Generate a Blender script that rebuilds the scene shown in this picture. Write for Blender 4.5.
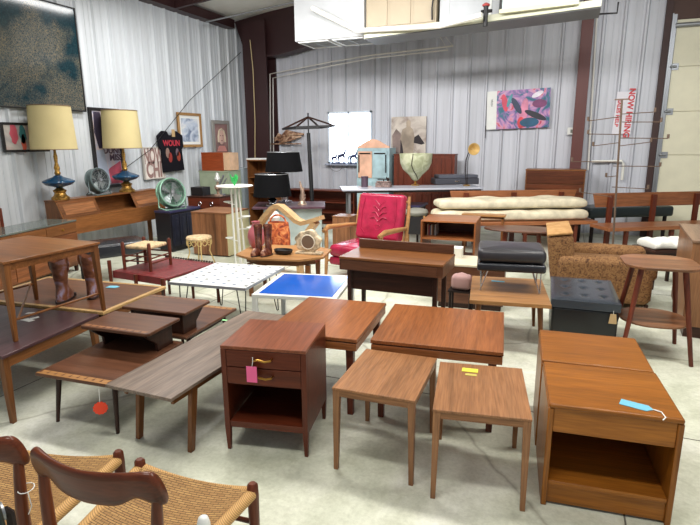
import bpy, bmesh, math, random
from math import sin, cos, pi, radians as R_
from mathutils import Vector, Matrix
random.seed(7)
C = bpy.context.scene.collection
for o in list(bpy.data.objects): bpy.data.objects.remove(o)

# ------------------------------------------------------------------ camera
EYE = Vector((0, 0, 1.6)); FPX = 526.0
yaw, pit, rol = R_(22.2), R_(12.9), R_(0.4)
FWD = Vector((-sin(yaw)*cos(pit), cos(yaw)*cos(pit), -sin(pit)))
rt = Vector((cos(yaw), sin(yaw), 0)); up = rt.cross(FWD)
RT = (rt*cos(rol) - up*sin(rol)).normalized(); UP = RT.cross(FWD).normalized()
cd = bpy.data.cameras.new('camera'); cam = bpy.data.objects.new('camera', cd); C.objects.link(cam)
cd.sensor_width = 36; cd.sensor_fit = 'HORIZONTAL'; cd.lens = FPX/700*36; cd.clip_start = .05; cd.clip_end = 200
m = Matrix((RT, UP, -FWD)).transposed().to_4x4(); m.translation = EYE; cam.matrix_world = m
bpy.context.scene.camera = cam

# ------------------------------------------------------------------ light and exposure
vs = bpy.context.scene.view_settings
vs.view_transform = 'Standard'; vs.look = 'None'; vs.gamma = 1; vs.use_curve_mapping = False
vs.exposure = -0.06
w = bpy.data.worlds.new('world'); bpy.context.scene.world = w; w.use_nodes = True
w.node_tree.nodes['Background'].inputs[0].default_value = (.80, .90, 1, 1)
w.node_tree.nodes['Background'].inputs[1].default_value = .42
def area(name, loc, size, power, col=(1, 1, 1), rot=(0, 0, 0)):
    l = bpy.data.lights.new(name, 'AREA'); l.shape = 'RECTANGLE'; l.size, l.size_y = size; l.energy = power; l.color = col
    o = bpy.data.objects.new(name, l); o.location = loc; o.rotation_euler = rot; C.objects.link(o); return o
area('strip_light', (-3.0, 5.4, 3.4), (2.4, .3), 150, (1, .99, .98), (R_(42), 0, 0))
area('strip_light', (.8, 5.3, 3.6), (2.4, .3), 95, (.98, .99, 1), (R_(48), 0, 0))
area('strip_light', (-5.3, 6.1, 3.72), (.3, 1.8), 52, (1, .99, .97))
area('strip_light', (1.4, 3.4, 3.95), (2.4, .3), 120, (1, .97, .92))
area('strip_light', (-2.4, 3.4, 3.85), (2.4, .3), 120, (1, .97, .92))
area('strip_light', (-.6, .8, 3.95), (2.4, .3), 84, (1, .97, .92))

# ------------------------------------------------------------------ pixel helpers (a photo pixel met with a real plane of the room)
def ray(px, py): return FWD*FPX + RT*(px-350) - UP*(py-262.5)
def at(px, py, z=0):
    d = ray(px, py); return EYE + d*((z-1.6)/d.z)
def W(px, py, Y):
    d = ray(px, py); return EYE + d*(Y/d.y)
def L(px, py, X):
    d = ray(px, py); return EYE + d*(X/d.x)
def fit(z, fl, fr, br=None, bl=None, w=None, d=None):
    a, b = at(*fl, z), at(*fr, z)
    ang = math.atan2(b.y-a.y, b.x-a.x)
    ws, ds = [(b-a).length], []
    if br: ds.append((at(*br, z)-b).length)
    if bl: ds.append((at(*bl, z)-a).length)
    if br and bl:
        e, f = at(*bl, z), at(*br, z); ws.append((f-e).length); ang = (ang + math.atan2(f.y-e.y, f.x-e.x))/2
    w = w or sum(ws)/len(ws); d = d or (sum(ds)/len(ds) if ds else .4)
    m = (a+b)/2; c = m + Vector((-sin(ang), cos(ang), 0))*d/2
    return (c.x, c.y), ang, w, d

# ------------------------------------------------------------------ materials
MATS = {}
def srgb(c):
    return tuple(((v/255)/12.92 if v/255 <= .04045 else ((v/255+.055)/1.055)**2.4) for v in c) + (1,)
def newmat(n):
    mt = bpy.data.materials.new(n); mt.use_nodes = True; nt = mt.node_tree
    return mt, nt, nt.nodes['Principled BSDF']
def N(nt, t, **kw):
    n = nt.nodes.new(t)
    for k, v in kw.items():
        if k in n.inputs: n.inputs[k].default_value = v
        else: setattr(n, k, v)
    return n
def coords(nt, scale=(1, 1, 1), rnd=True, rot=(0, 0, 0)):
    tc = N(nt, 'ShaderNodeTexCoord'); mp = N(nt, 'ShaderNodeMapping'); mp.inputs['Scale'].default_value = scale; mp.inputs['Rotation'].default_value = rot
    nt.links.new(tc.outputs['Object'], mp.inputs['Vector'])
    if rnd:
        oi = N(nt, 'ShaderNodeObjectInfo'); ml = N(nt, 'ShaderNodeMath', operation='MULTIPLY'); ml.inputs[1].default_value = 37
        nt.links.new(oi.outputs['Random'], ml.inputs[0]); nt.links.new(ml.outputs[0], mp.inputs['Location'])
    return mp.outputs[0]
def ramp(nt, fac, stops):
    r = N(nt, 'ShaderNodeValToRGB'); e = r.color_ramp.elements
    while len(e) < len(stops): e.new(.5)
    for i, (p, c) in enumerate(stops): e[i].position = p; e[i].color = srgb(c)
    nt.links.new(fac, r.inputs[0]); return r.outputs[0]
def mixc(nt, fac, a, b, mode='MIX'):
    m_ = N(nt, 'ShaderNodeMix', data_type='RGBA', blend_type=mode)
    for s, v in ((m_.inputs[0], fac), (m_.inputs[6], a), (m_.inputs[7], b)):
        if isinstance(v, (int, float)): s.default_value = v
        elif isinstance(v, tuple): s.default_value = v
        else: nt.links.new(v, s)
    return m_.outputs[2]
def plain(n, c, rough=.5, metal=0, bump=0, bscale=60, var=0):
    if n in MATS: return MATS[n]
    mt, nt, b = newmat(n); b.inputs['Base Color'].default_value = srgb(c)
    b.inputs['Roughness'].default_value = rough; b.inputs['Metallic'].default_value = metal; b.inputs['Specular IOR Level'].default_value = .12 if rough > .78 else .5
    nz = N(nt, 'ShaderNodeTexNoise'); nz.inputs['Scale'].default_value = bscale; nz.inputs['Detail'].default_value = 3
    nt.links.new(coords(nt), nz.inputs['Vector'])
    v = max(var, .02); nz.inputs['Scale'].default_value = bscale if bump else 5
    lo = tuple(x*(1-v) for x in c); hi = tuple(min(255, x*(1+v)) for x in c)
    nt.links.new(ramp(nt, nz.outputs[0], [(.3, lo), (.7, hi)]), b.inputs['Base Color'])
    if bump:
        bp = N(nt, 'ShaderNodeBump'); bp.inputs['Strength'].default_value = bump; bp.inputs['Distance'].default_value = .01
        nt.links.new(nz.outputs[0], bp.inputs['Height']); nt.links.new(bp.outputs[0], b.inputs['Normal'])
    MATS[n] = mt; return mt
def wood(n, c, axis='x', rough=.35, con=.28, fine=1.0):
    key = n+axis
    if key in MATS: return MATS[key]
    mt, nt, b = newmat(key)
    a = 1.2; h = 22*fine
    sc = {'x': (a, h, h), 'y': (h, a, h), 'z': (h, h, a)}[axis]
    v = coords(nt, sc)
    n1 = N(nt, 'ShaderNodeTexNoise'); n1.inputs['Scale'].default_value = 1.0; n1.inputs['Detail'].default_value = 6; n1.inputs['Roughness'].default_value = .6; n1.inputs['Distortion'].default_value = .4
    nt.links.new(v, n1.inputs['Vector'])
    n2 = N(nt, 'ShaderNodeTexNoise'); n2.inputs['Scale'].default_value = 6; n2.inputs['Detail'].default_value = 3
    nt.links.new(v, n2.inputs['Vector'])
    n3 = N(nt, 'ShaderNodeTexNoise'); n3.inputs['Scale'].default_value = .12; nt.links.new(v, n3.inputs['Vector'])
    lo = tuple(x*(1-con*1.1) for x in c); hi = tuple(min(255, x*(1+con*.75)) for x in c)
    c1 = ramp(nt, n1.outputs[0], [(.28, lo), (.5, c), (.74, hi)])
    c2 = ramp(nt, n2.outputs[0], [(.3, (205, 195, 190)), (.65, (255, 255, 255))])
    c3 = ramp(nt, n3.outputs[0], [(.3, (215, 210, 205)), (.7, (255, 255, 255))])
    nt.links.new(mixc(nt, 1.0, mixc(nt, .8, c1, c2, 'MULTIPLY'), c3, 'MULTIPLY'), b.inputs['Base Color'])
    b.inputs['Roughness'].default_value = rough; b.inputs['Specular IOR Level'].default_value = .34
    bp = N(nt, 'ShaderNodeBump'); bp.inputs['Strength'].default_value = .06; bp.inputs['Distance'].default_value = .003
    nt.links.new(n2.outputs[0], bp.inputs['Height']); nt.links.new(bp.outputs[0], b.inputs['Normal'])
    MATS[key] = mt; return mt
def emis(n, c, s):
    if n in MATS: return MATS[n]
    mt, nt, b = newmat(n); b.inputs['Base Color'].default_value = srgb(c)
    b.inputs['Emission Color'].default_value = srgb(c); b.inputs['Emission Strength'].default_value = s
    MATS[n] = mt; return mt
def blobs(n, stops, scale=4, dist=1.5, rough=.5, vor=False):
    if n in MATS: return MATS[n]
    mt, nt, b = newmat(n); v = coords(nt, (scale,)*3, rnd=False)
    nz = N(nt, 'ShaderNodeTexNoise'); nz.inputs['Scale'].default_value = 1; nz.inputs['Detail'].default_value = 4; nz.inputs['Distortion'].default_value = dist
    nt.links.new(v, nz.inputs['Vector']); nt.links.new(ramp(nt, nz.outputs[0], stops), b.inputs['Base Color'])
    b.inputs['Roughness'].default_value = rough; MATS[n] = mt; return mt

TEAK = (158, 84, 48); TEAKR = (150, 72, 42); WAL = (112, 66, 42); DWAL = (78, 44, 30); OAK = (196, 142, 84); HONEY = (178, 112, 62)
def m_teak(a='x'): return wood('teak', (166, 118, 80), a, .34, .14)
def m_red(a='x'): return wood('red_teak', (170, 106, 62), a, .3, .14)
def m_mahog(a='z'): return wood('mahogany', (108, 50, 30), a, .35, .16)
def m_honey(a='x'): return wood('honey_teak', (172, 107, 38), a, .33, .12)
def m_walnut(a='x'): return wood('walnut', (112, 74, 54), a, .32, .18)
def m_dark(a='x'): return wood('dark_walnut', (66, 38, 28), a, .4)
def m_lam(a='y'): return wood('grey_laminate', (140, 124, 112), a, .36, .2)
def m_plum(a='y'): return wood('plum_walnut', (92, 66, 70), a, .3, .15)
def m_oak(a='x'): return wood('oak', (190, 140, 88), a, .4, .15)
def m_maple(a='x'): return wood('maple', (206, 168, 112), a, .3, .12)
def m_brown(a='x'): return wood('brown_wood', (142, 92, 52), a, .33, .18)
def m_cherry(a='x'): return wood('cherry', (116, 56, 38), a, .4, .2)
BLACKV = plain('black_vinyl', (36, 38, 44), .26, bump=.1, bscale=30)
BLACK = plain('black_paint', (22, 20, 22), .5)
CHROME = plain('chrome', (200, 200, 205), .18, 1)
BRASS = plain('brass', (190, 145, 70), .28, 1)
IRON = plain('dark_iron', (45, 36, 34), .5, .6)
WHITE = plain('white_paint', (228, 228, 222), .4)
CREAM = plain('cream_paint', (225, 216, 190), .6)
MAROON = plain('maroon_steel', (50, 24, 25), .5)
STEEL = plain('galvanised', (150, 152, 155), .4, .7)
PAPER = plain('white_paper', (235, 235, 230), .8)

# ------------------------------------------------------------------ mesh helpers
class MB:
    def __init__(s): s.b = bmesh.new(); s.M = Matrix()
    def _v(s, co): return s.b.verts.new(s.M @ Vector(co))
    def hexa(s, lo, hi):
        a = [s._v(p) for p in lo]; c = [s._v(p) for p in hi]; n = len(a)
        s.b.faces.new(a[::-1]); s.b.faces.new(c)
        for i in range(n): s.b.faces.new((a[i], a[(i+1) % n], c[(i+1) % n], c[i]))
        return s
    def box(s, x0, x1, y0, y1, z0, z1):
        if x0 > x1: x0, x1 = x1, x0
        if y0 > y1: y0, y1 = y1, y0
        if z0 > z1: z0, z1 = z1, z0
        return s.hexa([(x0, y0, z0), (x1, y0, z0), (x1, y1, z0), (x0, y1, z0)], [(x0, y0, z1), (x1, y0, z1), (x1, y1, z1), (x0, y1, z1)])
    def bar(s, p, q, w0, w1=None, d0=None, d1=None):   # rectangular bar, w across x, d across y (for near-vertical ones)
        w1 = w0 if w1 is None else w1; d0 = w0 if d0 is None else d0; d1 = (w1 if d0 == w0 else d0) if d1 is None else d1
        p, q = Vector(p), Vector(q); d = (q-p).normalized()
        if abs(d.z) > .6: ex, ey = Vector((1, 0, 0)), Vector((0, 1, 0))
        else:
            ex = Vector((-d.y, d.x, 0)).normalized() if abs(d.x)+abs(d.y) > 1e-6 else Vector((1, 0, 0)); ey = Vector((0, 0, 1))
        f = lambda c, a, b: [c - ex*a/2 - ey*b/2, c + ex*a/2 - ey*b/2, c + ex*a/2 + ey*b/2, c - ex*a/2 + ey*b/2]
        lo, hi = f(p, w0, d0), f(q, w1, d1)
        if (lo[1]-lo[0]).cross(lo[2]-lo[1]).dot(d) < 0: lo.reverse(); hi.reverse()
        return s.hexa(lo, hi)
    def tube(s, pts, r, n=8, closed=False):
        pts = [Vector(p) for p in pts]; k = len(pts); rs = r if isinstance(r, (list, tuple)) else [r]*k
        rings = []; prev = None
        for i, p in enumerate(pts):
            if closed: d = pts[(i+1) % k]-pts[i-1]
            else: d = pts[min(i+1, k-1)]-pts[max(i-1, 0)]
            d.normalize()
            if prev is None:
                a = d.orthogonal().normalized()
            else:
                a = (prev - d*prev.dot(d)); a = a.normalized() if a.length > 1e-5 else d.orthogonal().normalized()
            prev = a; b = d.cross(a)
            rings.append([s._v(p + (a*cos(2*pi*j/n) + b*sin(2*pi*j/n))*rs[i]) for j in range(n)])
        m_ = k if closed else k-1
        for i in range(m_):
            A, B = rings[i], rings[(i+1) % k]
            for j in range(n): s.b.faces.new((A[j], A[(j+1) % n], B[(j+1) % n], B[j]))
        if not closed: s.b.faces.new(rings[0][::-1]); s.b.faces.new(rings[-1])
        return s
    def lathe(s, prof, c=(0, 0, 0), n=24, sx=1, sy=1):
        rings = []
        for r, z in prof:
            rings.append([s._v((c[0]+max(r, .0004)*sx*cos(2*pi*j/n), c[1]+max(r, .0004)*sy*sin(2*pi*j/n), c[2]+z)) for j in range(n)])
        for i in range(len(rings)-1):
            A, B = rings[i], rings[i+1]
            for j in range(n): s.b.faces.new((A[j], A[(j+1) % n], B[(j+1) % n], B[j]))
        s.b.faces.new(rings[0][::-1]); s.b.faces.new(rings[-1]); return s
    def prism(s, poly, z0, z1, top=None):
        top = top or poly
        return s.hexa([(x, y, z0) for x, y in poly], [(x, y, z1) for x, y in top])
    def prof_y(s, poly, y0, y1):   # polygon in xz extruded along y
        return s.hexa([(x, y0, z) for x, z in poly][::-1], [(x, y1, z) for x, z in poly][::-1])
    def prof_x(s, poly, x0, x1):   # polygon in yz extruded along x
        return s.hexa([(x0, y, z) for y, z in poly], [(x1, y, z) for y, z in poly])
    def band(s, pts, w, t):        # flat band swept along a path in the xz plane, w = width in y
        pts = [Vector(p) for p in pts]; rings = []
        for i, p in enumerate(pts):
            d = (pts[min(i+1, len(pts)-1)]-pts[max(i-1, 0)]).normalized(); nrm = Vector((-d.z, 0, d.x))
            rings.append([s._v(p+nrm*a*t/2+Vector((0, b*w/2, 0))) for a, b in ((1, 1), (1, -1), (-1, -1), (-1, 1))])
        for A, B in zip(rings, rings[1:]):
            for j in range(4): s.b.faces.new((A[j], A[(j+1) % 4], B[(j+1) % 4], B[j]))
        s.b.faces.new(rings[0][::-1]); s.b.faces.new(rings[-1]); return s
    def cushion(s, x0, x1, y0, y1, z0, z1, r=.04, puff=.02, nx=10, ny=10):
        cx, cy = (x0+x1)/2, (y0+y1)/2; hx, hy, hz = (x1-x0)/2, (y1-y0)/2, (z1-z0)/2
        r = min(r, hz*.98, hx*.9, hy*.9); P = 5
        layers = [(-hz, 0)] + []
        prof = [(r*(1-cos(k*pi/2/P)), -hz + r*(1-sin(k*pi/2/P))) for k in range(P, -1, -1)]
        prof = [(r*(1-sin(k*pi/2/P)), -hz + r*(1-cos(k*pi/2/P))) for k in range(P+1)]
        prof += [(r*(1-cos(k*pi/2/P)), hz - r*(1-sin(k*pi/2/P))) for k in range(P+1)]
        rings = []
        for ins, z in prof:
            ring = []; a, b, cr = hx-ins, hy-ins, max(r-ins, .001)
            for sx, sy, a0 in ((1, 1, 0), (-1, 1, 90), (-1, -1, 180), (1, -1, 270)):
                for q in range(5):
                    t = R_(a0+q*22.5); ring.append(s._v((cx+sx*(a-cr)+cr*cos(t), cy+sy*(b-cr)+cr*sin(t), (z0+z1)/2+z)))
            rings.append(ring)
        for A, B in zip(rings, rings[1:]):
            n = len(A)
            for j in range(n): s.b.faces.new((A[j], A[(j+1) % n], B[(j+1) % n], B[j]))
        s.b.faces.new(rings[0][::-1])
        f = s.b.faces.new(rings[-1])
        if puff:
            r_ = bmesh.ops.poke(s.b, faces=[f])
            for v in r_['verts']: v.co += s.M.to_3x3() @ Vector((0, 0, puff))
        return s
    def mesh(s, name, mat, smooth=40):
        me = bpy.data.meshes.new(name)
        bmesh.ops.recalc_face_normals(s.b, faces=s.b.faces[:])
        s.b.to_mesh(me); s.b.free()
        for p in me.polygons: p.use_smooth = True
        me.set_sharp_from_angle(angle=R_(smooth))
        for x in (mat if isinstance(mat, (list, tuple)) else [mat]): me.materials.append(x)
        return me
    def build(s, name, mat, parent=None, bevel=0, loc=None, rz=0, rot=None):
        o = bpy.data.objects.new(name, s.mesh(name, mat)); C.objects.link(o)
        if parent: o.parent = parent
        if loc: o.location = loc
        if rot: o.rotation_euler = rot
        elif rz: o.rotation_euler = (0, 0, rz)
        if bevel:
            b = o.modifiers.new('bevel', 'BEVEL'); b.width = bevel; b.segments = 2; b.limit_method = 'ANGLE'; b.angle_limit = R_(40)
        return o
def tag(o, label=None, cat=None, group=None):
    if label: o['label'] = label
    if cat: o['category'] = cat
    if group: o['group'] = group
    return o
def thing(name, label, cat, loc, rz=0, group=None, rot=None):
    o = bpy.data.objects.new(name, None); C.objects.link(o); o.empty_display_size = .1
    o.location = loc if len(loc) == 3 else (loc[0], loc[1], 0); o.rotation_euler = rot or (0, 0, rz)
    return tag(o, label, cat, group)
def struct(name, mb, mat, bevel=0):
    o = mb.build(name, mat, bevel=bevel); o['kind'] = 'structure'; return o
def dup(o, loc, rz, label, parent=None):
    c = o.copy(); C.objects.link(c)
    if parent: c.parent = parent
    else: c.location = loc if len(loc) == 3 else (loc[0], loc[1], 0); c.rotation_euler = (0, 0, rz); c['label'] = label
    for k in list(o.children): dup(k, None, None, None, c)
    return c
def text(name, s, size, mat, parent, loc, rot=(pi/2, 0, 0), ext=.001, sx=1, align='CENTER'):
    cu = bpy.data.curves.new(name, 'FONT'); cu.offset = size*.035; cu.body = s; cu.size = size; cu.extrude = ext; cu.align_x = align; cu.align_y = 'CENTER'
    t = bpy.data.objects.new(name, cu); me = bpy.data.meshes.new_from_object(t); bpy.data.objects.remove(t)
    me.materials.clear(); me.materials.append(mat)
    o = bpy.data.objects.new(name, me); C.objects.link(o); o.parent = parent; o.location = loc; o.rotation_euler = rot; o.scale = (sx, 1, 1); return o

# ================================================================== THE ROOM
BW, LW = 10.1, -6.6          # back wall plane y, left wall plane x
mt, nt, b = newmat('concrete')
v = coords(nt, (1, 1, 1), rnd=False)
def nz(sc, det=5, dist=0, ro=.6):
    n = N(nt, 'ShaderNodeTexNoise'); n.inputs['Scale'].default_value = sc; n.inputs['Detail'].default_value = det; n.inputs['Distortion'].default_value = dist; n.inputs['Roughness'].default_value = ro
    nt.links.new(v, n.inputs['Vector']); return n.outputs[0]
big = ramp(nt, nz(.9, 6, .6, .65), [(.32, (188, 192, 170)), (.5, (220, 222, 204)), (.68, (236, 236, 226))])
mid = ramp(nt, nz(4, 8, .3, .7), [(.3, (200, 200, 190)), (.55, (255, 255, 255))])
fin = ramp(nt, nz(45, 4, 0, .7), [(.35, (222, 222, 218)), (.6, (255, 255, 255))])
cr = N(nt, 'ShaderNodeTexVoronoi', feature='DISTANCE_TO_EDGE'); cr.inputs['Scale'].default_value = .45
vd = N(nt, 'ShaderNodeMix', data_type='VECTOR'); nd = N(nt, 'ShaderNodeTexNoise'); nd.inputs['Scale'].default_value = 2.5; nd.inputs['Detail'].default_value = 5
nt.links.new(v, nd.inputs['Vector']); vd.inputs[0].default_value = .12; nt.links.new(v, vd.inputs[4]); nt.links.new(nd.outputs['Color'], vd.inputs[5]); nt.links.new(vd.outputs[1], cr.inputs['Vector'])
crk = ramp(nt, cr.outputs['Distance'], [(0, (165, 160, 150)), (.006, (255, 255, 255))])
col = mixc(nt, .6, mixc(nt, .5, mixc(nt, .6, big, mid, 'MULTIPLY'), fin, 'MULTIPLY'), crk, 'MULTIPLY')
nt.links.new(col, b.inputs['Base Color'])
rr = N(nt, 'ShaderNodeMapRange'); rr.inputs[3].default_value = .3; rr.inputs[4].default_value = .6; nt.links.new(nz(2.2, 5), rr.inputs[0]); nt.links.new(rr.outputs[0], b.inputs['Roughness'])
CONC = mt
f = MB(); f.box(LW-.1, 9, -4, BW+.1, -.1, 0); struct('floor', f, CONC)
j = MB()
for yy in (3.1, 6.2): j.box(LW+.02, 8.5, yy-.004, yy+.004, .0002, .001)
for xx in (-3.3, .35): j.box(xx-.004, xx+.004, -3.5, BW-.1, .0002, .001)
struct('trim_1', j, plain('joint', (110, 108, 98), .9))

def metal_mat(n, c, axis):
    mt, nt, b = newmat(n)
    sc = {'x': (30, 1, .7), 'y': (1, 30, .7)}[axis]
    v = coords(nt, sc, rnd=False); a = N(nt, 'ShaderNodeTexNoise'); a.inputs['Scale'].default_value = .35; a.inputs['Detail'].default_value = 5
    nt.links.new(v, a.inputs['Vector'])
    nt.links.new(ramp(nt, a.outputs[0], [(.3, tuple(x*.9 for x in c)), (.65, c)]), b.inputs['Base Color'])
    b.inputs['Roughness'].default_value = .42; return mt
WALLB = metal_mat('ribbed_steel_back', (206, 207, 214), 'x'); WALLL = metal_mat('ribbed_steel_left', (212, 216, 220), 'y')
def rib_profile(a0, a1):
    pts = []; a = a0; P = .305
    while a < a1:
        for u, h in ((0, 0), (.100, 0), (.103, .005), (.112, .005), (.115, 0), (.185, 0), (.188, .005), (.197, .005), (.2, 0), (.235, 0), (.255, .036), (.28, .036), (.30, 0)):
            pts.append((a+u, h))
        a += P
    return pts
def ribbed(name, a0, a1, z0, z1, wall, mat):
    b = bmesh.new(); pr = rib_profile(a0, a1); rows = []
    for z in (z0, z1):
        rows.append([b.verts.new((p, BW-h, z) if wall == 'b' else (LW+h, p, z)) for p, h in pr])
        rows.append([b.verts.new((p, BW+.06, z) if wall == 'b' else (LW-.06, p, z)) for p, h in pr])
    n = len(pr)
    for i in range(n-1):
        b.faces.new((rows[0][i], rows[0][i+1], rows[2][i+1], rows[2][i])); b.faces.new((rows[1][i+1], rows[1][i], rows[3][i], rows[3][i+1]))
        b.faces.new((rows[2][i], rows[2][i+1], rows[3][i+1], rows[3][i])); b.faces.new((rows[1][i], rows[1][i+1], rows[0][i+1], rows[0][i]))
    mb = MB(); mb.b.free(); mb.b = b; return mb
wt, wbm = W(328, 112, BW), W(372, 164, BW)           # window opening
WX0, WX1, WZ0, WZ1 = wt.x, wbm.x, wbm.z, wt.z
# back wall in one piece round the window, ribs running on through
DX0 = W(664, 60, BW).x   # door jamb
def clip_ribs(mb, a0, a1, z0, z1):
    b = mb.b; pr = [(p, h) for p, h in rib_profile(LW, 2) if a0 < p < a1]; pr = [(a0, 0)] + pr + [(a1, 0)]
    lo = [b.verts.new((p, BW-h, z0)) for p, h in pr]; hi = [b.verts.new((p, BW-h, z1)) for p, h in pr]
    lo2 = [b.verts.new((p, BW+.06, z0)) for p, h in pr]; hi2 = [b.verts.new((p, BW+.06, z1)) for p, h in pr]
    for i in range(len(pr)-1):
        b.faces.new((lo[i], lo[i+1], hi[i+1], hi[i])); b.faces.new((lo2[i+1], lo2[i], hi2[i], hi2[i+1]))
        b.faces.new((hi[i], hi[i+1], hi2[i+1], hi2[i])); b.faces.new((lo2[i], lo2[i+1], lo[i+1], lo[i]))
wm = MB(); clip_ribs(wm, LW, WX0, 0, 5.6); clip_ribs(wm, WX0, WX1, 0, WZ0); clip_ribs(wm, WX0, WX1, WZ1, 5.6); clip_ribs(wm, WX1, DX0, 0, 5.6)
struct('wall_back', wm, WALLB)
struct('trim_10', MB().box(DX0, 9, BW-.02, BW+.06, 3.42, 5.6), plain('header_brown', (74, 48, 38), .6))
struct('wall_left', ribbed('w', -1.0, BW-.06, 0, 3.98, 'l', 0), WALLL)
# window
wf = MB(); t = .035
for a in ((WX0, WX1, WZ0, WZ0+t), (WX0, WX1, WZ1-t, WZ1), (WX0, WX0+t, WZ0, WZ1), (WX1-t, WX1, WZ0, WZ1), ((WX0*.52+WX1*.48)-.015, (WX0*.52+WX1*.48)+.015, WZ0, WZ1)):
    wf.box(a[0], a[1], BW-.03, BW+.05, a[2], a[3])
wo = struct('window_1', wf, plain('window_frame_white', (215, 225, 235), .4))
g = MB().box(WX0+.01, WX1-.01, BW+.055, BW+.06, WZ0, WZ1).build('window_pane', emis('daylight', (232, 243, 255), 8), wo)
struct('trim_2', MB().box(WX0-.03, WX1+.03, BW-.14, BW-.031, WZ0-.03, WZ0), plain('sill_grey', (150, 155, 170), .5), .003)
# roof sheet, eave strut, corner column, rafters
SL = .10
def roofz(x): return 4.02 + (x-LW)*SL
cb = MB(); cb.hexa([(LW-.1, -1, roofz(LW)), (9, -1, roofz(9)), (9, BW+.1, roofz(9)), (LW-.1, BW+.1, roofz(LW))], [(LW-.1, -1, roofz(LW)+.1), (9, -1, roofz(9)+.1), (9, BW+.1, roofz(9)+.1), (LW-.1, BW+.1, roofz(LW)+.1)])
struct('ceiling', cb, plain('white_insulation', (225, 222, 212), .6, bump=.2, bscale=3))
struct('trim_3', MB().box(LW-.05, LW+.2, -1, BW-.45, 3.84, 4.0), MAROON)
cx1 = W(270, 100, BW-.35).x; cx0 = W(245, 100, BW-.45).x
struct('trim_4', MB().box(cx0, cx1, BW-.45, BW-.42, 0, 3.95).box(cx0, cx1, BW-.07, BW-.04, 0, 3.95).box((cx0+cx1)/2-.01, (cx0+cx1)/2+.01, BW-.42, BW-.07, 0, 3.95), MAROON)
z0 = W(267, 55, BW-.3).z
RS = .17
struct('trim_5', MB().prof_y([(cx0, z0-.05), (cx1+.3, z0), (8, z0+RS*(8-cx1)), (8, z0+RS*(8-cx1)+.5), (LW+.1, roofz(LW)-.02)], BW-.30, BW-.26).prof_y([(cx0, z0-.08), (cx1+.3, z0-.03), (8, z0+RS*(8-cx1)-.03), (8, z0+RS*(8-cx1)), (cx1+.3, z0), (cx0, z0-.05)], BW-.42, BW-.14), MAROON)
cA, cB = W(584, 20, BW-.15), W(578, 160, BW-.15)
struct('trim_6', MB().box(cA.x-.03, cA.x+.15, BW-.25, BW-.035, 0, 5), plain('column_brown', (92, 44, 38), .5), .004)
pl = MB()
for yy in (3.2, 4.7, 6.2, 7.9): pl.box(LW+.2, 9, yy-.03, yy+.03, 3.95, 3.98) if False else pl.hexa([(LW+.2, yy-.03, roofz(LW+.2)-.2), (9, yy-.03, roofz(9)-.2), (9, yy+.03, roofz(9)-.2), (LW+.2, yy+.03, roofz(LW+.2)-.2)], [(LW+.2, yy-.03, roofz(LW+.2)-.01), (9, yy-.03, roofz(9)-.01), (9, yy+.03, roofz(9)-.01), (LW+.2, yy+.03, roofz(LW+.2)-.01)])
struct('trim_7', pl, MAROON)
# roll-up door, its track and jamb
dd = MB(); seams = [W(700, 70, BW).z, W(700, 111, BW).z, W(700, 155, BW).z]; ph = seams[1]-seams[2]
zz_ = seams[2]; rows = []
while zz_ > .3: zz_ -= ph
dx = DX0+.12
z_ = 0; cur = zz_ if zz_ > .1 else zz_+ph
edges = [0]
while cur < 3.4: edges.append(cur); cur += ph
edges.append(3.42)
for a, c_ in zip(edges, edges[1:]): dd.box(dx, 8.5, BW-.02, BW+.03, a+.004, c_-.004)
dd.box(dx+.01, 8.5, BW, BW+.025, 0, 3.42)
do = struct('door_1', dd, plain('door_cream', (222, 216, 190), .5), .003)
hn = MB()
for e in edges[1:-1]:
    hn.box(dx+.0, dx+.09, BW-.035, BW-.02, e-.05, e+.05); hn.tube([(dx-.03, BW-.045, e), (dx+.06, BW-.045, e)], .018)
hn.build('door_hinge', STEEL, do, .002)
hb = MB(); hb.tube([(dx-.02, BW-.06, 3.33), (8.5, BW-.06, 3.33)], .035, 10); hb.build('door_spring_shaft', STEEL, do)
struct('trim_8', MB().box(DX0-.06, DX0+.03, BW-.10, BW-.03, 0, 3.9), plain('jamb_dark', (58, 34, 30), .6))
tk = MB().box(DX0+.035, DX0+.05, BW-.12, BW-.02, 0, 3.5).box(DX0+.035, DX0+.11, BW-.03, BW-.022, 0, 3.5)
for k in range(26): tk.tube([(DX0+.085, BW-.035, .2+k*.13), (DX0+.085, BW-.028, .2+k*.13)], .008, 6)
struct('trim_9', tk, STEEL)

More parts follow.
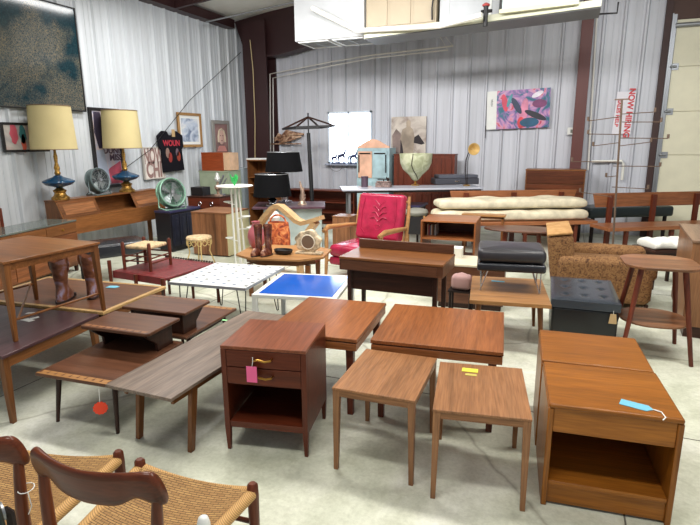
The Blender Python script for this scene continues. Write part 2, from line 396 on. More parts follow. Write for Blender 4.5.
# ================================================================== FURNITURE, FOREGROUND
def taper_leg(x, y, z0, z1, w0, w1, dx=0, dy=0, rnd=False):
    mb = MB()
    if rnd: mb.tube([(x+dx, y+dy, z0), (x, y, z1)], [w0/2, w1/2], 12)
    else: mb.bar((x+dx, y+dy, z0), (x, y, z1), w0, w1)
    return mb
def table(name, label, cat, loc, rz, w, d, h, top, leg, tt=.02, ap=.04, ins=.03, lw=(.022, .032), api=None, splay=0, over=0, group=None, rnd=False, bev=.002, topm=None, z=0):
    t = thing(name, label, cat, (loc[0], loc[1], z), rz, group)
    (topm or MB().box(-w/2, w/2, -d/2, d/2, h-tt, h)).build('table_top', top, t, bev)
    api = ins if api is None else api
    if ap:
        a = MB(); x, y, q = w/2-api, d/2-api, .018
        a.box(-x, x, -y, -y+q, h-tt-ap, h-tt-.0002).box(-x, x, y-q, y, h-tt-ap, h-tt-.0002).box(-x, -x+q, -y+q, y-q, h-tt-ap, h-tt-.0002).box(x-q, x, -y+q, y-q, h-tt-ap, h-tt-.0002)
        a.build('apron', leg, t, .001)
    for sx in (-1, 1):
        for sy in (-1, 1):
            lx, ly = sx*(w/2-ins-lw[1]/2), sy*(d/2-ins-lw[1]/2)
            taper_leg(lx, ly, 0, h-tt-.0004, lw[0], lw[1], sx*splay+sx*(lw[1]-lw[0])/2*(0 if splay else 1), sy*splay+sy*(lw[1]-lw[0])/2*(0 if splay else 1), rnd).build('leg', wood_z(leg), t, .002)
    return t
def wood_z(mt):
    for n, f in (('teak', m_teak), ('red_teak', m_red), ('walnut', m_walnut), ('dark_walnut', m_dark), ('oak', m_oak), ('brown_wood', m_brown), ('mahogany', m_mahog), ('maple', m_maple)):
        if mt.name in (n+'x', n+'y', n+'z'): return f('z')
    return mt

# --- the two small side tables
(c, a, w_, d_) = fit(.445, (332.2, 387.4), (414, 402.4), (434.4, 356.7), (365.7, 348.6))
table('side_table', 'small square teak side table with bare top, nearest the middle of the floor', 'side table', c, a, .41, .52, .445, m_teak('y'), m_teak('x'), .012, .032, .002, (.022, .034), 0.004, group='pair of small teak side tables')
(c, a, w_, d_) = fit(.45, (434, 409.2), (530.8, 418.4), (529, 370), (449, 362.6))
st = table('side_table', 'small teak side table with a yellow tag lying on its top', 'side table', c, a, .42, .53, .45, m_teak('y'), m_teak('x'), .012, .032, .002, (.022, .034), 0.004, group='pair of small teak side tables')
q = at(470, 370.5, .45)
tg = MB().box(-.04, .04, -.022, .022, 0, .002); tag(tg.build('price_tag', plain('yellow_card', (222, 212, 70), .7), loc=(q.x, q.y, .4505), rz=a-.05), 'yellow card price tag on the small side table', 'tag')
q = at(471, 375, .45)
tag(MB().box(-.028, .028, -.012, .012, 0, .0015).build('paper_label', plain('olive_card', (190, 175, 90), .7), loc=(q.x, q.y, .4505), rz=a), 'small olive strip of paper in front of the yellow tag', 'tag')

# --- two larger corner tables
def corner_table(label, pts, zt, hh, sh=0):
    (c, a, w_, d_) = fit(zt, *pts); w_ -= sh; c = (c[0]-sh*.8, c[1])
    t = thing('corner_table', label, 'table', c, a, 'red-brown teak corner tables')
    w2, d2 = w_/2, d_/2
    MB().box(-w2, w2, -d2, d2, hh-.022, hh).build('table_top', m_red('y'), t, .003)
    MB().box(-w2+.012, w2-.012, -d2+.012, d2-.012, hh-.030, hh-.0222).build('recess', m_dark('x'), t)
    a_ = MB(); x, y, q = w2-.004, d2-.004, .02
    hz = (hh-.075, hh-.0302)
    a_.box(-x, x, -y, -y+q, *hz).box(-x, x, y-q, y, *hz).box(-x, -x+q, -y+q, y-q, *hz).box(x-q, x, -y+q, y-q, *hz)
    a_.build('apron', m_red('x'), t, .002)
    for sx in (-1, 1):
        for sy in (-1, 1):
            taper_leg(sx*(w2-.055), sy*(d2-.055), 0, hh-.0305, .034, .046).build('leg', m_mahog('z'), t, .002)
    return t
corner_table('large red-brown teak corner table behind the two small side tables', [(372.3, 339.4), (501.6, 353), (507, 312), (394, 303.8)], .5, .5)
(c5, a5, w5, d5) = fit(.5, (270, 331), (363.8, 341), (391.6, 303.6), (302, 296.4))
corner_table('red-brown corner table partly hidden behind the two-drawer nightstand', [(270, 330.5), (363.8, 341), (391.6, 303.6), (302, 296.4)], .5, .5, .05)

# --- nightstand with two drawers
(c, a, w_, d_) = fit(.592, (221, 345.5), (304.4, 351.2), (330.7, 326.5))
NW, ND, NH = w_*1.03, .42, .592
m_ = (at(221, 345.5, NH)+at(304.4, 351.2, NH))/2
c = m_ + Vector((-sin(a), cos(a), 0))*ND/2
ns = thing('nightstand', 'dark red-brown nightstand with two drawers, open shelf and pink tag', 'nightstand', (c.x, c.y), a)
x, y = NW/2, ND/2
MB().box(-x, x, -y, y, NH-.018, NH).build('top_panel', wood('nightstand_top', (154, 92, 66), 'y', .3, .12), ns, .002)
cb_ = MB()
cb_.box(-x, -x+.016, -y+.028, y, .13, NH-.0185).box(x-.016, x, -y+.028, y, .13, NH-.0185).box(-x+.0165, x-.0165, y-.012, y, .13, NH-.0185)
cb_.box(-x+.0165, x-.0165, -y+.02, y-.0125, .375, .385)
cb_.build('body', m_mahog('x'), ns, .001)
MB().box(-x+.029, x-.029, -y+.004, y-.0125, .135, .17).build('shelf', m_mahog('x'), ns, .001)
for sx in (-1, 1):
    for sy in (-1, 1):
        lx, ly = sx*(x-.014), sy*(y-.014)
        mb = MB(); mb.bar((lx, ly, 0), (lx, ly, .13), .018, .028); mb.box(lx-.014, lx+.014, ly-.014, ly+.014, .13, NH-.0187) if sy < 0 else None
        mb.build('leg', m_mahog('z'), ns, .001)
for k, zz0 in enumerate((.388, .482)):
    dr = MB().box(-x+.030, x-.030, -y+.001, -y+.018, zz0, zz0+.089); dro = dr.build('drawer', m_mahog('x'), ns, .001)
    px = -.0 - .0
    hz = zz0+.05
    MB().tube([(px-.045, -y-.0, hz-.004), (px-.045, -y-.022, hz-.004), (px-.02, -y-.026, hz+.006), (px+.02, -y-.026, hz-.002), (px+.05, -y-.022, hz+.004), (px+.05, -y, hz+.004)], .0055, 8).build('drawer_pull', BRASS, dro)
pink = thing('price_tag', 'bright pink paper tag hanging from the nightstand drawer pull', 'tag', tuple((ns.matrix_basis @ Vector((-.045, -y-.034, .475)))[:2]) + (.475,), a)
MB().prism([(-.03, -.003), (.025, -.003), (.025, 0), (-.03, 0)], -.055, .03).build('card', plain('pink_card', (242, 104, 156), .7), pink)
MB().tube([(0, 0, .03), (0.004, 0.003, .055), (0, .012, .075)], .0015, 5).build('string', PAPER, pink)

# --- two honey teak nightstands, one behind the other
(c, a, w_, d_) = fit(.5, (545.7, 402), (683.7, 424.3), (661.4, 372), (546.6, 361.3))
w_, d_, h = .52, .47, .5
a = R_(5.5)
fl = at(549, 403.5, .5)
def honey_stand(label):
    t = thing('nightstand', label, 'nightstand', (0, 0), 0, 'honey teak nightstands')
    x, y = w_/2, d_/2
    poly = [(-x, -y+.012), (-x+.012, -y), (x-.012, -y), (x, -y+.012), (x, y), (-x, y)]
    MB().box(-x+.002, x-.002, -y, y, h-.022, h).build('top_panel', m_honey('x'), t, .008)
    for sx in (-1, 1): MB().box(sx*x, sx*(x-.024), -y+.004, y-.004, .0, h-.0225).build('side_panel', m_honey('z'), t, .005)
    MB().box(-x+.0245, x-.0245, y-.02, y-.008, .03, h-.0225).build('back_panel', m_honey('x'), t)
    MB().box(-x+.0245, x-.0245, -y+.012, -y+.03, h-.135, h-.0225).build('drawer_front', m_honey('x'), t, .002)
    MB().box(-x+.0245, x-.0245, -y+.031, y-.021, h-.135, h-.125).build('drawer_bottom', m_honey('x'), t)
    MB().box(-x+.0245, x-.0245, -y+.012, y-.021, .105, .125).build('shelf', m_honey('x'), t, .002)
    MB().box(-x+.0245, x-.0245, -y+.02, -y+.036, .012, .1045).build('plinth', m_honey('x'), t, .001)
    return t
hs = honey_stand('honey teak nightstand in front with open shelf and blue tag on top')
ex, ey = Vector((cos(a), sin(a), 0)), Vector((-sin(a), cos(a), 0))
c = Vector((fl.x, fl.y, 0)) + ex*w_/2 + ey*d_/2
hs.location = (c.x, c.y, 0); hs.rotation_euler = (0, 0, a)
c2 = c + ey*(d_+.012) + ex*.0
dup(hs, (c2.x, c2.y), a-.02, 'honey teak nightstand standing close behind another, its top bare')
q = at(637, 406, .5)
tb = thing('price_tag', 'light blue paper tag with string on the front honey nightstand', 'tag', (q.x, q.y, .5005), a-.35)
MB().prism([(-.05, -.018), (.03, -.02), (.048, 0), (.03, .018), (-.05, .018)], 0, .002).build('card', plain('blue_card', (112, 184, 208), .7), tb); tb.scale = (1.3, 1.5, 1)
MB().tube([(.045, 0, .003), (.07, -.005, .004), (.085, -.03, .003), (.08, -.05, .003)], .002, 5).build('string', PAPER, tb)

# --- long grey laminate coffee table
zt = .385
fl, fr, bl = at(105, 384.5, zt), at(173.6, 397, zt), at(236, 316, zt)
a = math.atan2(bl.y-fl.y, bl.x-fl.x)-pi/2; ey = Vector((-sin(a), cos(a), 0)); ex = Vector((cos(a), sin(a), 0))
wd = (fr-fl).dot(ex); ln = 1.32
c = fl + ex*wd/2 + ey*ln/2
ct = thing('coffee_table', 'long narrow coffee table with a grey-brown laminate top', 'coffee table', (c.x, c.y), a)
MB().box(-wd/2, wd/2, -ln/2, ln/2, zt-.018, zt).build('table_top', m_lam('y'), ct, .002)
ap = MB()
for sx in (-1, 1): ap.box(sx*(wd/2-.05), sx*(wd/2-.068), -ln/2+.07, ln/2-.07, zt-.075, zt-.0185)
ap.box(-wd/2+.0685, wd/2-.0685, -ln/2+.15, -ln/2+.168, zt-.075, zt-.0185).box(-wd/2+.0685, wd/2-.0685, ln/2-.168, ln/2-.15, zt-.075, zt-.0185)
ap.build('apron', m_brown('y'), ct, .001)
for sx in (-1, 1):
    for sy in (-1, 1):
        lx, ly = sx*(wd/2-.035), sy*(ln/2-.21)
        mb = MB(); mb.bar((lx+sx*.0, ly+sy*.055, 0), (lx, ly, zt-.0187), .026, .028, .034, .05)
        mb.build('leg', m_brown('z'), ct, .003)

# --- step end tables with dovetail inlay
LOW, HIGH = .335, .50
def step_table(label):
    t = thing('step_table', label, 'end table', (0, 0), 0, 'two-tier step end tables')
    w, d, du, thk = .515, .665, .325, .02
    top = blobs('x', [(0, (0, 0, 0)), (1, (1, 1, 1))]) if False else None
    MB().box(-w/2, w/2, -d/2, d/2, LOW-thk, LOW).build('lower_tier', m_walnut('x'), t, .005)
    e = MB()
    for i in range(9):   # dovetail inlay along the front edge
        cx = -w/2+.045+i*(w-.09)/8
        e.prism([(cx-.018, -d/2+.018), (cx+.018, -d/2+.018), (cx+.026, -d/2+.05), (cx-.026, -d/2+.05)], LOW-.002, LOW+.0006)
    e.prism([(-w/2+.004, -d/2+.004), (w/2-.004, -d/2+.004), (w/2-.004, -d/2+.018), (-w/2+.004, -d/2+.018)], LOW-.002, LOW+.0006)
    e.build('inlay', m_oak('x'), t)
    u0 = d/2-du
    MB().prism([(-w/2-.0, u0+.02), (-w/2+.02, u0), (w/2-.02, u0), (w/2, u0+.02), (w/2, d/2-.01), (-w/2, d/2-.01)], HIGH-thk, HIGH).build('upper_tier', m_walnut('x'), t, .005)
    e = MB()
    for i in range(9):
        cx = -w/2+.045+i*(w-.09)/8
        e.prism([(cx-.016, u0+.016), (cx+.016, u0+.016), (cx+.024, u0+.044), (cx-.024, u0+.044)], HIGH-.002, HIGH+.0006)
    e.build('inlay', wood('pale_walnut', (150, 104, 72), 'x'), t)
    for sx in (-1, 1):
        x0 = sx*(w/2-.045); x1 = sx*(w/2-.065)
        zz = [LOW+.0006, HIGH-thk-.0004]
        pf = [(d/2-.04, zz[0]), (d/2-.04, zz[1]), (u0+.03, zz[1]), (u0+.05, zz[1]-.03), (u0+.10, zz[1]-.07), (u0+.13, zz[0]+.05), (u0+.135, zz[0])]
        MB().prof_x(pf, min(x0, x1), max(x0, x1)).build('riser', m_dark('z'), t, .002)
    MB().box(-w/2+.07, w/2-.07, d/2-.06, d/2-.045, LOW+.0006, HIGH-thk-.0004).build('back_riser', m_dark('x'), t)
    r = MB(); r.box(-w/2+.07, w/2-.07, -d/2+.10, -d/2+.12, LOW-.065, LOW-thk-.0004).box(-w/2+.07, w/2-.07, d/2-.12, d/2-.10, LOW-.065, LOW-thk-.0004).box(-w/2+.05, -w/2+.07, -d/2+.10, d/2-.10, LOW-.065, LOW-thk-.0004).box(w/2-.07, w/2-.05, -d/2+.10, d/2-.10, LOW-.065, LOW-thk-.0004)
    r.build('frame', m_dark('x'), t)
    for sx in (-1, 1):
        for sy in (-1, 1):
            taper_leg(sx*(w/2-.06), sy*(d/2-.11), 0, LOW-thk-.0004, .02, .034, sx*.02, sy*.04, True).build('leg', m_dark('z'), t)
    return t
u_fl, u_fr = at(80, 325, HIGH), at(151, 332.4, HIGH)
s1 = step_table('step end table nearest the laminate table, light inlay on its lower tier')
a = R_(4)
ex, ey = Vector((cos(a), sin(a), 0)), Vector((-sin(a), cos(a), 0))
fl = at(34.5, 372.9, LOW); c = fl + ex*.2575 + ey*.3325; s1.location = (c.x, c.y, 0); s1.rotation_euler = (0, 0, a)
uc = (at(120, 307, HIGH)+at(187, 314, HIGH))/2
c2 = uc + ey*(.35-.0) ; c2 = Vector((uc.x, uc.y, 0)) + ey*(.3325+.0)
s2 = dup(s1, (c2.x-.01, c2.y), a+pi, 'step end table behind the first, its upper tier towards the viewer')
rt_ = thing('price_tag', 'round orange-red tag hanging below the front step table', 'tag', tuple(at(100, 408, .12)[:2])+(.12,), a)
q = W(100.5, 408, s1.location.y-.335); rt_.location = q; rt_.rotation_euler = (0, 0, R_(40)); rt_.scale = (1.15, 1, 1.15)
mb = MB(); n = 12
mb.prof_y([(.034*(1 if k % 2 else .88)*cos(2*pi*k/24), .034*(1 if k % 2 else .88)*sin(2*pi*k/24)) for k in range(24)], -.003, 0); mb.build('card', plain('orange_card', (238, 72, 40), .7), rt_)
MB().tube([(0, 0, .03), (.003, .002, (LOW-.022-q.z)/1.15)], .0015, 5).build('string', PAPER, rt_)

# --- two low tables at the left, then the table stacked on them
zt = .43
def low_table(name, label, fr_, br_, wid, dep, top, edge, legm, edgew=.0):
    """fr_, br_: pixels of the right-hand corners"""
    f_, b_ = at(*fr_, zt), at(*br_, zt); a = math.atan2(b_.y-f_.y, b_.x-f_.x)-pi/2
    ex, ey = Vector((cos(a), sin(a), 0)), Vector((-sin(a), cos(a), 0)); dep = dep or (b_-f_).length
    c = f_ - ex*wid/2 + ey*dep/2
    t = thing(name, label, 'coffee table', (c.x, c.y), a)
    x, y = wid/2, dep/2
    MB().box(-x+edgew, x-edgew, -y+edgew, y-edgew, zt-.02, zt).build('table_top', top, t, .001 if edgew else .003)
    if edgew:
        e = MB(); g = .0005
        e.box(-x, x, -y, -y+edgew-g, zt-.022, zt+.001).box(-x, x, y-edgew+g, y, zt-.022, zt+.001).box(-x, -x+edgew-g, -y+edgew, y-edgew, zt-.022, zt+.001).box(x-edgew+g, x, -y+edgew, y-edgew, zt-.022, zt+.001)
        e.build('edge_band', edge, t, .003)
    ap = MB(); q = .05
    ap.box(-x+q, x-q, -y+.012, -y+.03, zt-.085, zt-.0225).box(-x+q, x-q, y-.03, y-.012, zt-.085, zt-.0225).box(-x+.012, -x+.03, -y+q, y-q, zt-.085, zt-.0225).box(x-.03, x-.012, -y+q, y-q, zt-.085, zt-.0225)
    ap.build('apron', m_brown('y'), t, .002)
    for sx in (-1, 1):
        for sy in (-1, 1):
            taper_leg(sx*(x-.035), sy*(y-.035), 0, zt-.0225, .028, .045, sx*.01, sy*.01).build('leg', legm, t, .003)
    return t
dark = low_table('coffee_table', 'low walnut coffee table with dark plum top and scattered white paper', (2, 356.5), (99, 314), 1.3, None, m_plum('y'), None, m_brown('z'))
mapl = low_table('coffee_table', 'low walnut table with pale maple edge carrying the boots', (103, 312.5), (166, 286.3), 1.25, None, m_walnut('x'), m_maple('y'), m_dark('z'), .035)
q = at(113, 287, zt+.001)
tag(MB().prism([(-.05, -.03), (.03, -.035), (.06, 0), (.02, .03), (-.04, .025)], 0, .003).build('price_tag', plain('blue_card', (112, 184, 208), .7), loc=(q.x, q.y, zt+.0016), rz=.3), 'light blue tag lying on the maple-edged table', 'tag')
for k, (px, py, s) in enumerate(((28, 320, .05), (30, 313, .03), (34, 318, .035))):
    q = at(px, py, zt+.001)
    tag(MB().prism([(-s, -s*.4), (s*.8, -s*.5), (s, s*.3), (-s*.6, s*.5)], 0, .0015).build('paper_scrap', PAPER, loc=(q.x, q.y, zt+.0005), rz=k*.7), 'torn white paper scrap on the plum-topped table', 'paper', 'paper scraps on the dark table')
# stacked table
a = R_(3.5)
r_n = at(98.5, 240, .945); ex, ey = Vector((cos(a), sin(a), 0)), Vector((-sin(a), cos(a), 0))
near = at(4, 262, .93)
wS, dS = .74, (r_n-near).length+.02
ey = (r_n-near).normalized(); ey.z = 0; ey.normalize(); ex = Vector((ey.y, -ey.x, 0)); a = math.atan2(ex.y, ex.x)
c = (near+r_n)/2 - ex*wS/2
stk = thing('side_table', 'walnut side table stacked on top of the low coffee tables', 'table', (c.x, c.y, zt+.0015), a)
hS = .93-zt-.0015
x, y = wS/2, dS/2
MB().box(-x, x, -y, y, hS-.018, hS).build('table_top', m_brown('x'), stk, .004)
ap = MB(); ap.box(-x+.03, x-.03, -y+.012, -y+.028, hS-.06, hS-.0185).box(-x+.03, x-.03, y-.028, y-.012, hS-.06, hS-.0185).box(-x+.012, -x+.028, -y+.03, y-.03, hS-.06, hS-.0185).box(x-.028, x-.012, -y+.03, y-.03, hS-.06, hS-.0185)
ap.build('apron', m_brown('x'), stk, .001)
for sx in (-1, 1):
    for sy in (-1, 1):
        taper_leg(sx*(x-.03), sy*(y-.03), 0, hS-.0187, .022, .042, sx*.012, sy*.012).build('leg', m_brown('z'), stk, .002)
sr = MB()
for sx in (-1, 1): sr.tube([(sx*(x-.025), -y+.03, .13), (sx*(x-.025), y-.03, .13)], .008, 8)
sr.tube([(-x+.03, y-.06, .13), (x-.03, -y+.06, .13)], .007, 8)
sr.build('stretcher', m_brown('y'), stk)

# boots
def boot(label, loc, rz, hb=.30):
    t = thing('cowboy_boot', label, 'boot', loc, rz, 'pair of boots under the stacked table')
    L1 = blobs('boot_leather', [(.35, (84, 46, 32)), (.52, (132, 82, 56)), (.68, (150, 140, 165))], 9, 1.2, .35)
    mb = MB()
    st = [(.0, .016, .044, .115), (.0, .05, .045, .11), (-.02, .085, .042, .075), (-.045, .12, .042, .05), (-.05, .18, .05, .052), (-.05, hb-.03, .062, .066), (-.05, hb, .064, .068)]
    rings = []
    for cy, z, rx, ry in st:
        rings.append([mb._v((rx*cos(2*pi*j/18), -cy*0 + (cy + (0 if z > .1 else -.02)) * -1 * -1 + ry*sin(2*pi*j/18), z + (.025*abs(cos(2*pi*j/18)) if z == hb else 0))) for j in range(18)])
    for A, B in zip(rings, rings[1:]):
        for j in range(18): mb.b.faces.new((A[j], A[(j+1) % 18], B[(j+1) % 18], B[j]))
    mb.b.faces.new(rings[0][::-1])
    inner = [mb._v((r.co.x*.9, r.co.y+(0 if 1 else 0), hb-.05)) for r in rings[-1]]
    for v, r in zip(inner, rings[-1]): v.co.y = -.05+(r.co.y+.05)*.9
    for j in range(18): mb.b.faces.new((rings[-1][j], rings[-1][(j+1) % 18], inner[(j+1) % 18], inner[j]))
    mb.b.faces.new(inner)
    o = mb.build('shaft_and_foot', L1, t)
    MB().lathe([(1, 0), (1, .014)], (0, 0, .002), 20, .047, .125).build('sole', plain('sole_dark', (50, 34, 30), .6), t).location = (0, -.02, 0)
    MB().box(-.035, .035, .045, .095, -.0, .03).build('heel', plain('sole_dark', (50, 34, 30), .6), t, .004)
    for sx in (-1, 1): MB().tube([(sx*.064, -.05+.0, hb-.07), (sx*.074, -.05, hb-.02), (sx*.068, -.05, hb+.03)], .006, 6).build('pull_strap', L1, t)
    return t
b1 = at(63, 301, zt+.002); b2 = at(88, 297, zt+.002)
boot('brown cowboy boot nearer the left, under the stacked table', (b1.x-.02, b1.y+.05, zt+.002), R_(25), .31)
boot('brown cowboy boot nearer the table leg, under the stacked table', (b2.x+.0, b2.y+.06, zt+.002), R_(40), .32)

# --- woven teak dining chairs, bottom left
def cordmat():
    mt, nt, b = newmat('paper_cord'); v = coords(nt, (1, 1, 1), rnd=False)
    br = N(nt, 'ShaderNodeTexBrick'); br.offset = .5; br.inputs['Scale'].default_value = 1; br.inputs['Mortar Size'].default_value = .0010; br.inputs['Brick Width'].default_value = .03; br.inputs['Row Height'].default_value = .0098
    br.inputs['Color1'].default_value = srgb((180, 140, 84)); br.inputs['Color2'].default_value = srgb((160, 120, 70)); br.inputs['Mortar'].default_value = srgb((70, 44, 24)); br.inputs['Mortar Smooth'].default_value = .3
    nt.links.new(v, br.inputs['Vector'])
    wv = N(nt, 'ShaderNodeTexWave'); wv.bands_direction = 'Y'; wv.inputs['Scale'].default_value = 80*pi/6.283*1.0; nt.links.new(v, wv.inputs['Vector'])
    nt.links.new(mixc(nt, .45, br.outputs['Color'], ramp(nt, wv.outputs[0], [(0, (150, 120, 90)), (.5, (255, 255, 255))]), 'MULTIPLY'), b.inputs['Base Color'])
    bp = N(nt, 'ShaderNodeBump'); bp.inputs['Strength'].default_value = .7; bp.inputs['Distance'].default_value = .003; bp.invert = True
    nt.links.new(br.outputs['Fac'], bp.inputs['Height']); nt.links.new(bp.outputs[0], b.inputs['Normal']); b.inputs['Roughness'].default_value = .75
    return mt
CORD = cordmat()
def cordrail():
    mt, nt, b = newmat('wrapped_cord'); v = coords(nt, (1, 1, 1), rnd=False)
    wv = N(nt, 'ShaderNodeTexWave'); wv.bands_direction = 'DIAGONAL'; wv.inputs['Scale'].default_value = 70; nt.links.new(v, wv.inputs['Vector'])
    nt.links.new(ramp(nt, wv.outputs[0], [(0, (150, 112, 66)), (.6, (200, 156, 96))]), b.inputs['Base Color']); b.inputs['Roughness'].default_value = .7; return mt
CORDR = cordrail()
CW = wood('chair_teak', (116, 58, 34), 'x', .28, .2); CWZ = wood('chair_teak', (116, 58, 34), 'z', .28, .2)
def chair(label):
    t = thing('dining_chair', label, 'chair', (0, 0), 0, 'woven-seat teak dining chairs')
    sh = .43; fw, bw, dp = .235, .186, .43
    mb = MB(); nx, ny = 16, 12; g = {}
    for lay in (0, 1):
        for i in range(nx+1):
            for j in range(ny+1):
                u, v = i/nx*2-1, j/ny; hw = (bw+(fw-bw)*v)-.004
                sag = -.022*(1-u*u)*(1-(2*v-1)**2) ; roll = -.0
                z = sh + sag + (.012*(u*u)) - .012
                if lay == 0: z = sh-.036
                g[lay, i, j] = mb._v((u*hw, -dp/2+v*dp, z))
    for i in range(nx):
        for j in range(ny):
            mb.b.faces.new((g[1, i, j], g[1, i+1, j], g[1, i+1, j+1], g[1, i, j+1])); mb.b.faces.new((g[0, i, j+1], g[0, i+1, j+1], g[0, i+1, j], g[0, i, j]))
    for i in range(nx):
        for j_, s in ((0, 1), (ny, -1)): mb.b.faces.new((g[0, i, j_], g[0, i+1, j_], g[1, i+1, j_], g[1, i, j_])[::s])
    for j in range(ny):
        for i_, s in ((0, -1), (nx, 1)): mb.b.faces.new((g[0, i_, j], g[0, i_, j+1], g[1, i_, j+1], g[1, i_, j])[::s])
    mb.build('seat', CORD, t)
    rl = MB()
    pf = lambda u: (u*(fw-.012), dp/2+.002-.01*(1-u*u)*0, sh-.022-.022*(1-u*u)+.006)
    rl.tube([pf(-1+k/6) for k in range(13)], .021, 12)
    rl.tube([(-bw+.01, -dp/2, sh-.026), (bw-.01, -dp/2, sh-.026)], .018, 12)
    for sx in (-1, 1): rl.tube([(sx*(bw-.0), -dp/2+.01, sh-.018), (sx*(fw-.0), dp/2-.01, sh-.012)], .02, 12)
    rl.build('seat_rail', CORDR, t)
    for sx in (-1, 1):
        MB().tube([(sx*(fw+.012), dp/2+.004, 0), (sx*fw, dp/2, sh*.6), (sx*fw, dp/2, sh-.02), (sx*fw, dp/2, sh+.018), (sx*fw, dp/2, sh+.026)], [.012, .018, .021, .019, .012], 14).build('leg', CWZ, t)
        MB().tube([(sx*(bw+.012), -dp/2-.05, 0), (sx*bw, -dp/2-.01, sh*.5), (sx*bw, -dp/2, sh), (sx*(bw+.002), -dp/2+.0, sh+.10), (sx*(bw+.006), -dp/2+.005, sh+.20), (sx*(bw+.008), -dp/2+.01, sh+.27)], [.012, .017, .02, .018, .016, .013], 14).build('leg', CWZ, t)
        MB().tube([(sx*(bw+.005), -dp/2-.015, .24), (sx*(fw+.004), dp/2, .24)], .009, 8).build('stretcher', CWZ, t)
    MB().tube([(-fw-.004, dp/2, .30), (fw+.004, dp/2, .30)], .009, 8).build('stretcher', CW, t)
    # crest rail: broad curved blade, ends rounded and drawn down on to the rear legs
    cr = MB(); n = 24; rings = []
    for k in range(n+1):
        u = -1+2*k/n; au = abs(u)
        x = u*(bw+.035)
        yc = -dp/2+.02 - .05*(1-u*u)
        top = sh+.352 - .012*(1-au)**1 + .0*au; top -= .05*max(0, (au-.88)/.12)**2
        hgt = .105*(1-.0*au) if au < .5 else .105
        bot = top-hgt + .0 + (.035*max(0, 1-abs(au-.55)/.35)*0)
        bot = sh+.236 + .028*math.exp(-((au-.66)/.16)**2) - .012*(1-au) - .0
        if au > .88: bot += .0
        th = .012+.010*au**2
        e = 1 if au < .98 else .6
        tilt = .015
        rings.append([cr._v((x, yc-th*e-tilt, top-.006)), cr._v((x, yc-tilt, top)), cr._v((x, yc+th*e-tilt, top-.006)), cr._v((x, yc+th*e+tilt*.3, bot+.006)), cr._v((x, yc+tilt*.3, bot)), cr._v((x, yc-th*e+tilt*.3, bot+.006))])
    for A, B in zip(rings, rings[1:]):
        for j in range(6): cr.b.faces.new((A[j], A[(j+1) % 6], B[(j+1) % 6], B[j]))
    cr.b.faces.new(rings[0][::-1]); cr.b.faces.new(rings[-1])
    o = cr.build('crest_rail', CW, t); sd = o.modifiers.new('subdivision', 'SUBSURF'); sd.levels = 2; sd.render_levels = 2
    return t
p1, p2 = at(142, 457, .45), at(245, 487, .45)
ca = math.atan2(p2.y-p1.y, p2.x-p1.x)
ch = chair('woven cord dining chair whose whole teak backrest shows')
mid_ = (p1+p2)/2
ca = R_(4); ey = Vector((-sin(ca), cos(ca), 0)); q = mid_ - ey*.215; ch.location = (q.x+.012, q.y, 0); ch.rotation_euler = (0, 0, ca)
p1, p2 = at(19, 432, .45), at(118, 452, .45)
ca = R_(15); ex = Vector((cos(ca), sin(ca), 0)); ey = Vector((-sin(ca), cos(ca), 0)); q = p2 - ex*.235 - ey*.215
ch2 = dup(ch, (q.x, q.y), ca, 'woven cord dining chair cut off by the left edge, string on its post')
e_ = tag(MB().tube([Vector((0.210+.022*cos(t_*2*pi/12), -.212+.022*sin(t_*2*pi/12), .60+.003*sin(t_*2*pi/12))) for t_ in range(12)], .0015, 5, True).tube([(.230, -.23, .60), (.240, -.235, .56), (.225, -.235, .53)], .0015, 5).build('tie_string', PAPER), 'thin white string tied round the left chair post', 'string')
e_.location = ch2.location; e_.rotation_euler = ch2.rotation_euler
# rounded white post end and dark spoked wheel at the bottom edge
q = at(203, 517, .62)
wk = thing('white_post', 'rounded white post end at the bottom edge beside the woven chair', 'post', (q.x, q.y, 0))
MB().tube([(0, 0, .012), (0, 0, .55), (0, 0, .60), (0, 0, .618), (0, 0, .624)], [.018, .018, .018, .013, .005], 16).build('shaft', WHITE, wk)
MB().lathe([(.085, 0), (.085, .01), (.02, .02), (.018, .022)]).build('foot', WHITE, wk)
q = at(-9, 516, .92)
wh = thing('spoked_wheel', 'dark metal wheel with thin spokes at the bottom left corner', 'wheel', (q.x, q.y, .80), R_(-20))
MB().tube([(.065*cos(2*pi*k/32), 0, .12+.065*sin(2*pi*k/32)) for k in range(32)], .008, 10, True).build('rim', plain('dark_green_metal', (52, 58, 52), .3, .5), wh)
sp = MB()
for k in range(8): sp.tube([(0, 0, .12), (.062*cos(pi*k/4), 0, .12+.062*sin(pi*k/4))], .003, 6)
sp.build('spoke', STEEL, wh)
MB().tube([(0, -.02, .12), (0, .02, .12)], .018, 12).build('hub', STEEL, wh)
MB().tube([(0, .022, .12), (0, .03, .11), (0, .03, -.79)], .008, 8).build('stand', IRON, wh)
MB().lathe([(.09, 0), (.09, .008), (.02, .014)], (0, .03, -.7995)).build('foot', IRON, wh)

# ================================================================== MIDDLE OF THE ROOM
# --- octagonal two-tier plant table
c = (at(685, 371.4)+at(627, 338))/2
oc = thing('plant_table', 'two-tier walnut table with octagonal top and splayed legs', 'side table', (.695, 4.42), R_(4))
def octo(r, cut, sx=1): 
    return [(sx*x, y) for x, y in ((-r+cut, -r), (r-cut, -r), (r, -r+cut), (r, r-cut), (r-cut, r), (-r+cut, r), (-r, r-cut), (-r, -r+cut))]
def rounded(poly, r=.03, n=4):
    out = []; k = len(poly)
    for i in range(k):
        p0, p, p1 = Vector(poly[i-1]), Vector(poly[i]), Vector(poly[(i+1) % k]); a = p+(p0-p).normalized()*r; b = p+(p1-p).normalized()*r
        for q in range(n+1):
            t = q/n; out.append(tuple((a*(1-t)**2 + p*2*t*(1-t) + b*t*t)[:]))
    return out
MB().prism(rounded(octo(.252, .10), .05), (.695), .715).build('table_top', wood('pale_walnut', (150, 104, 72), 'x'), oc, .004)
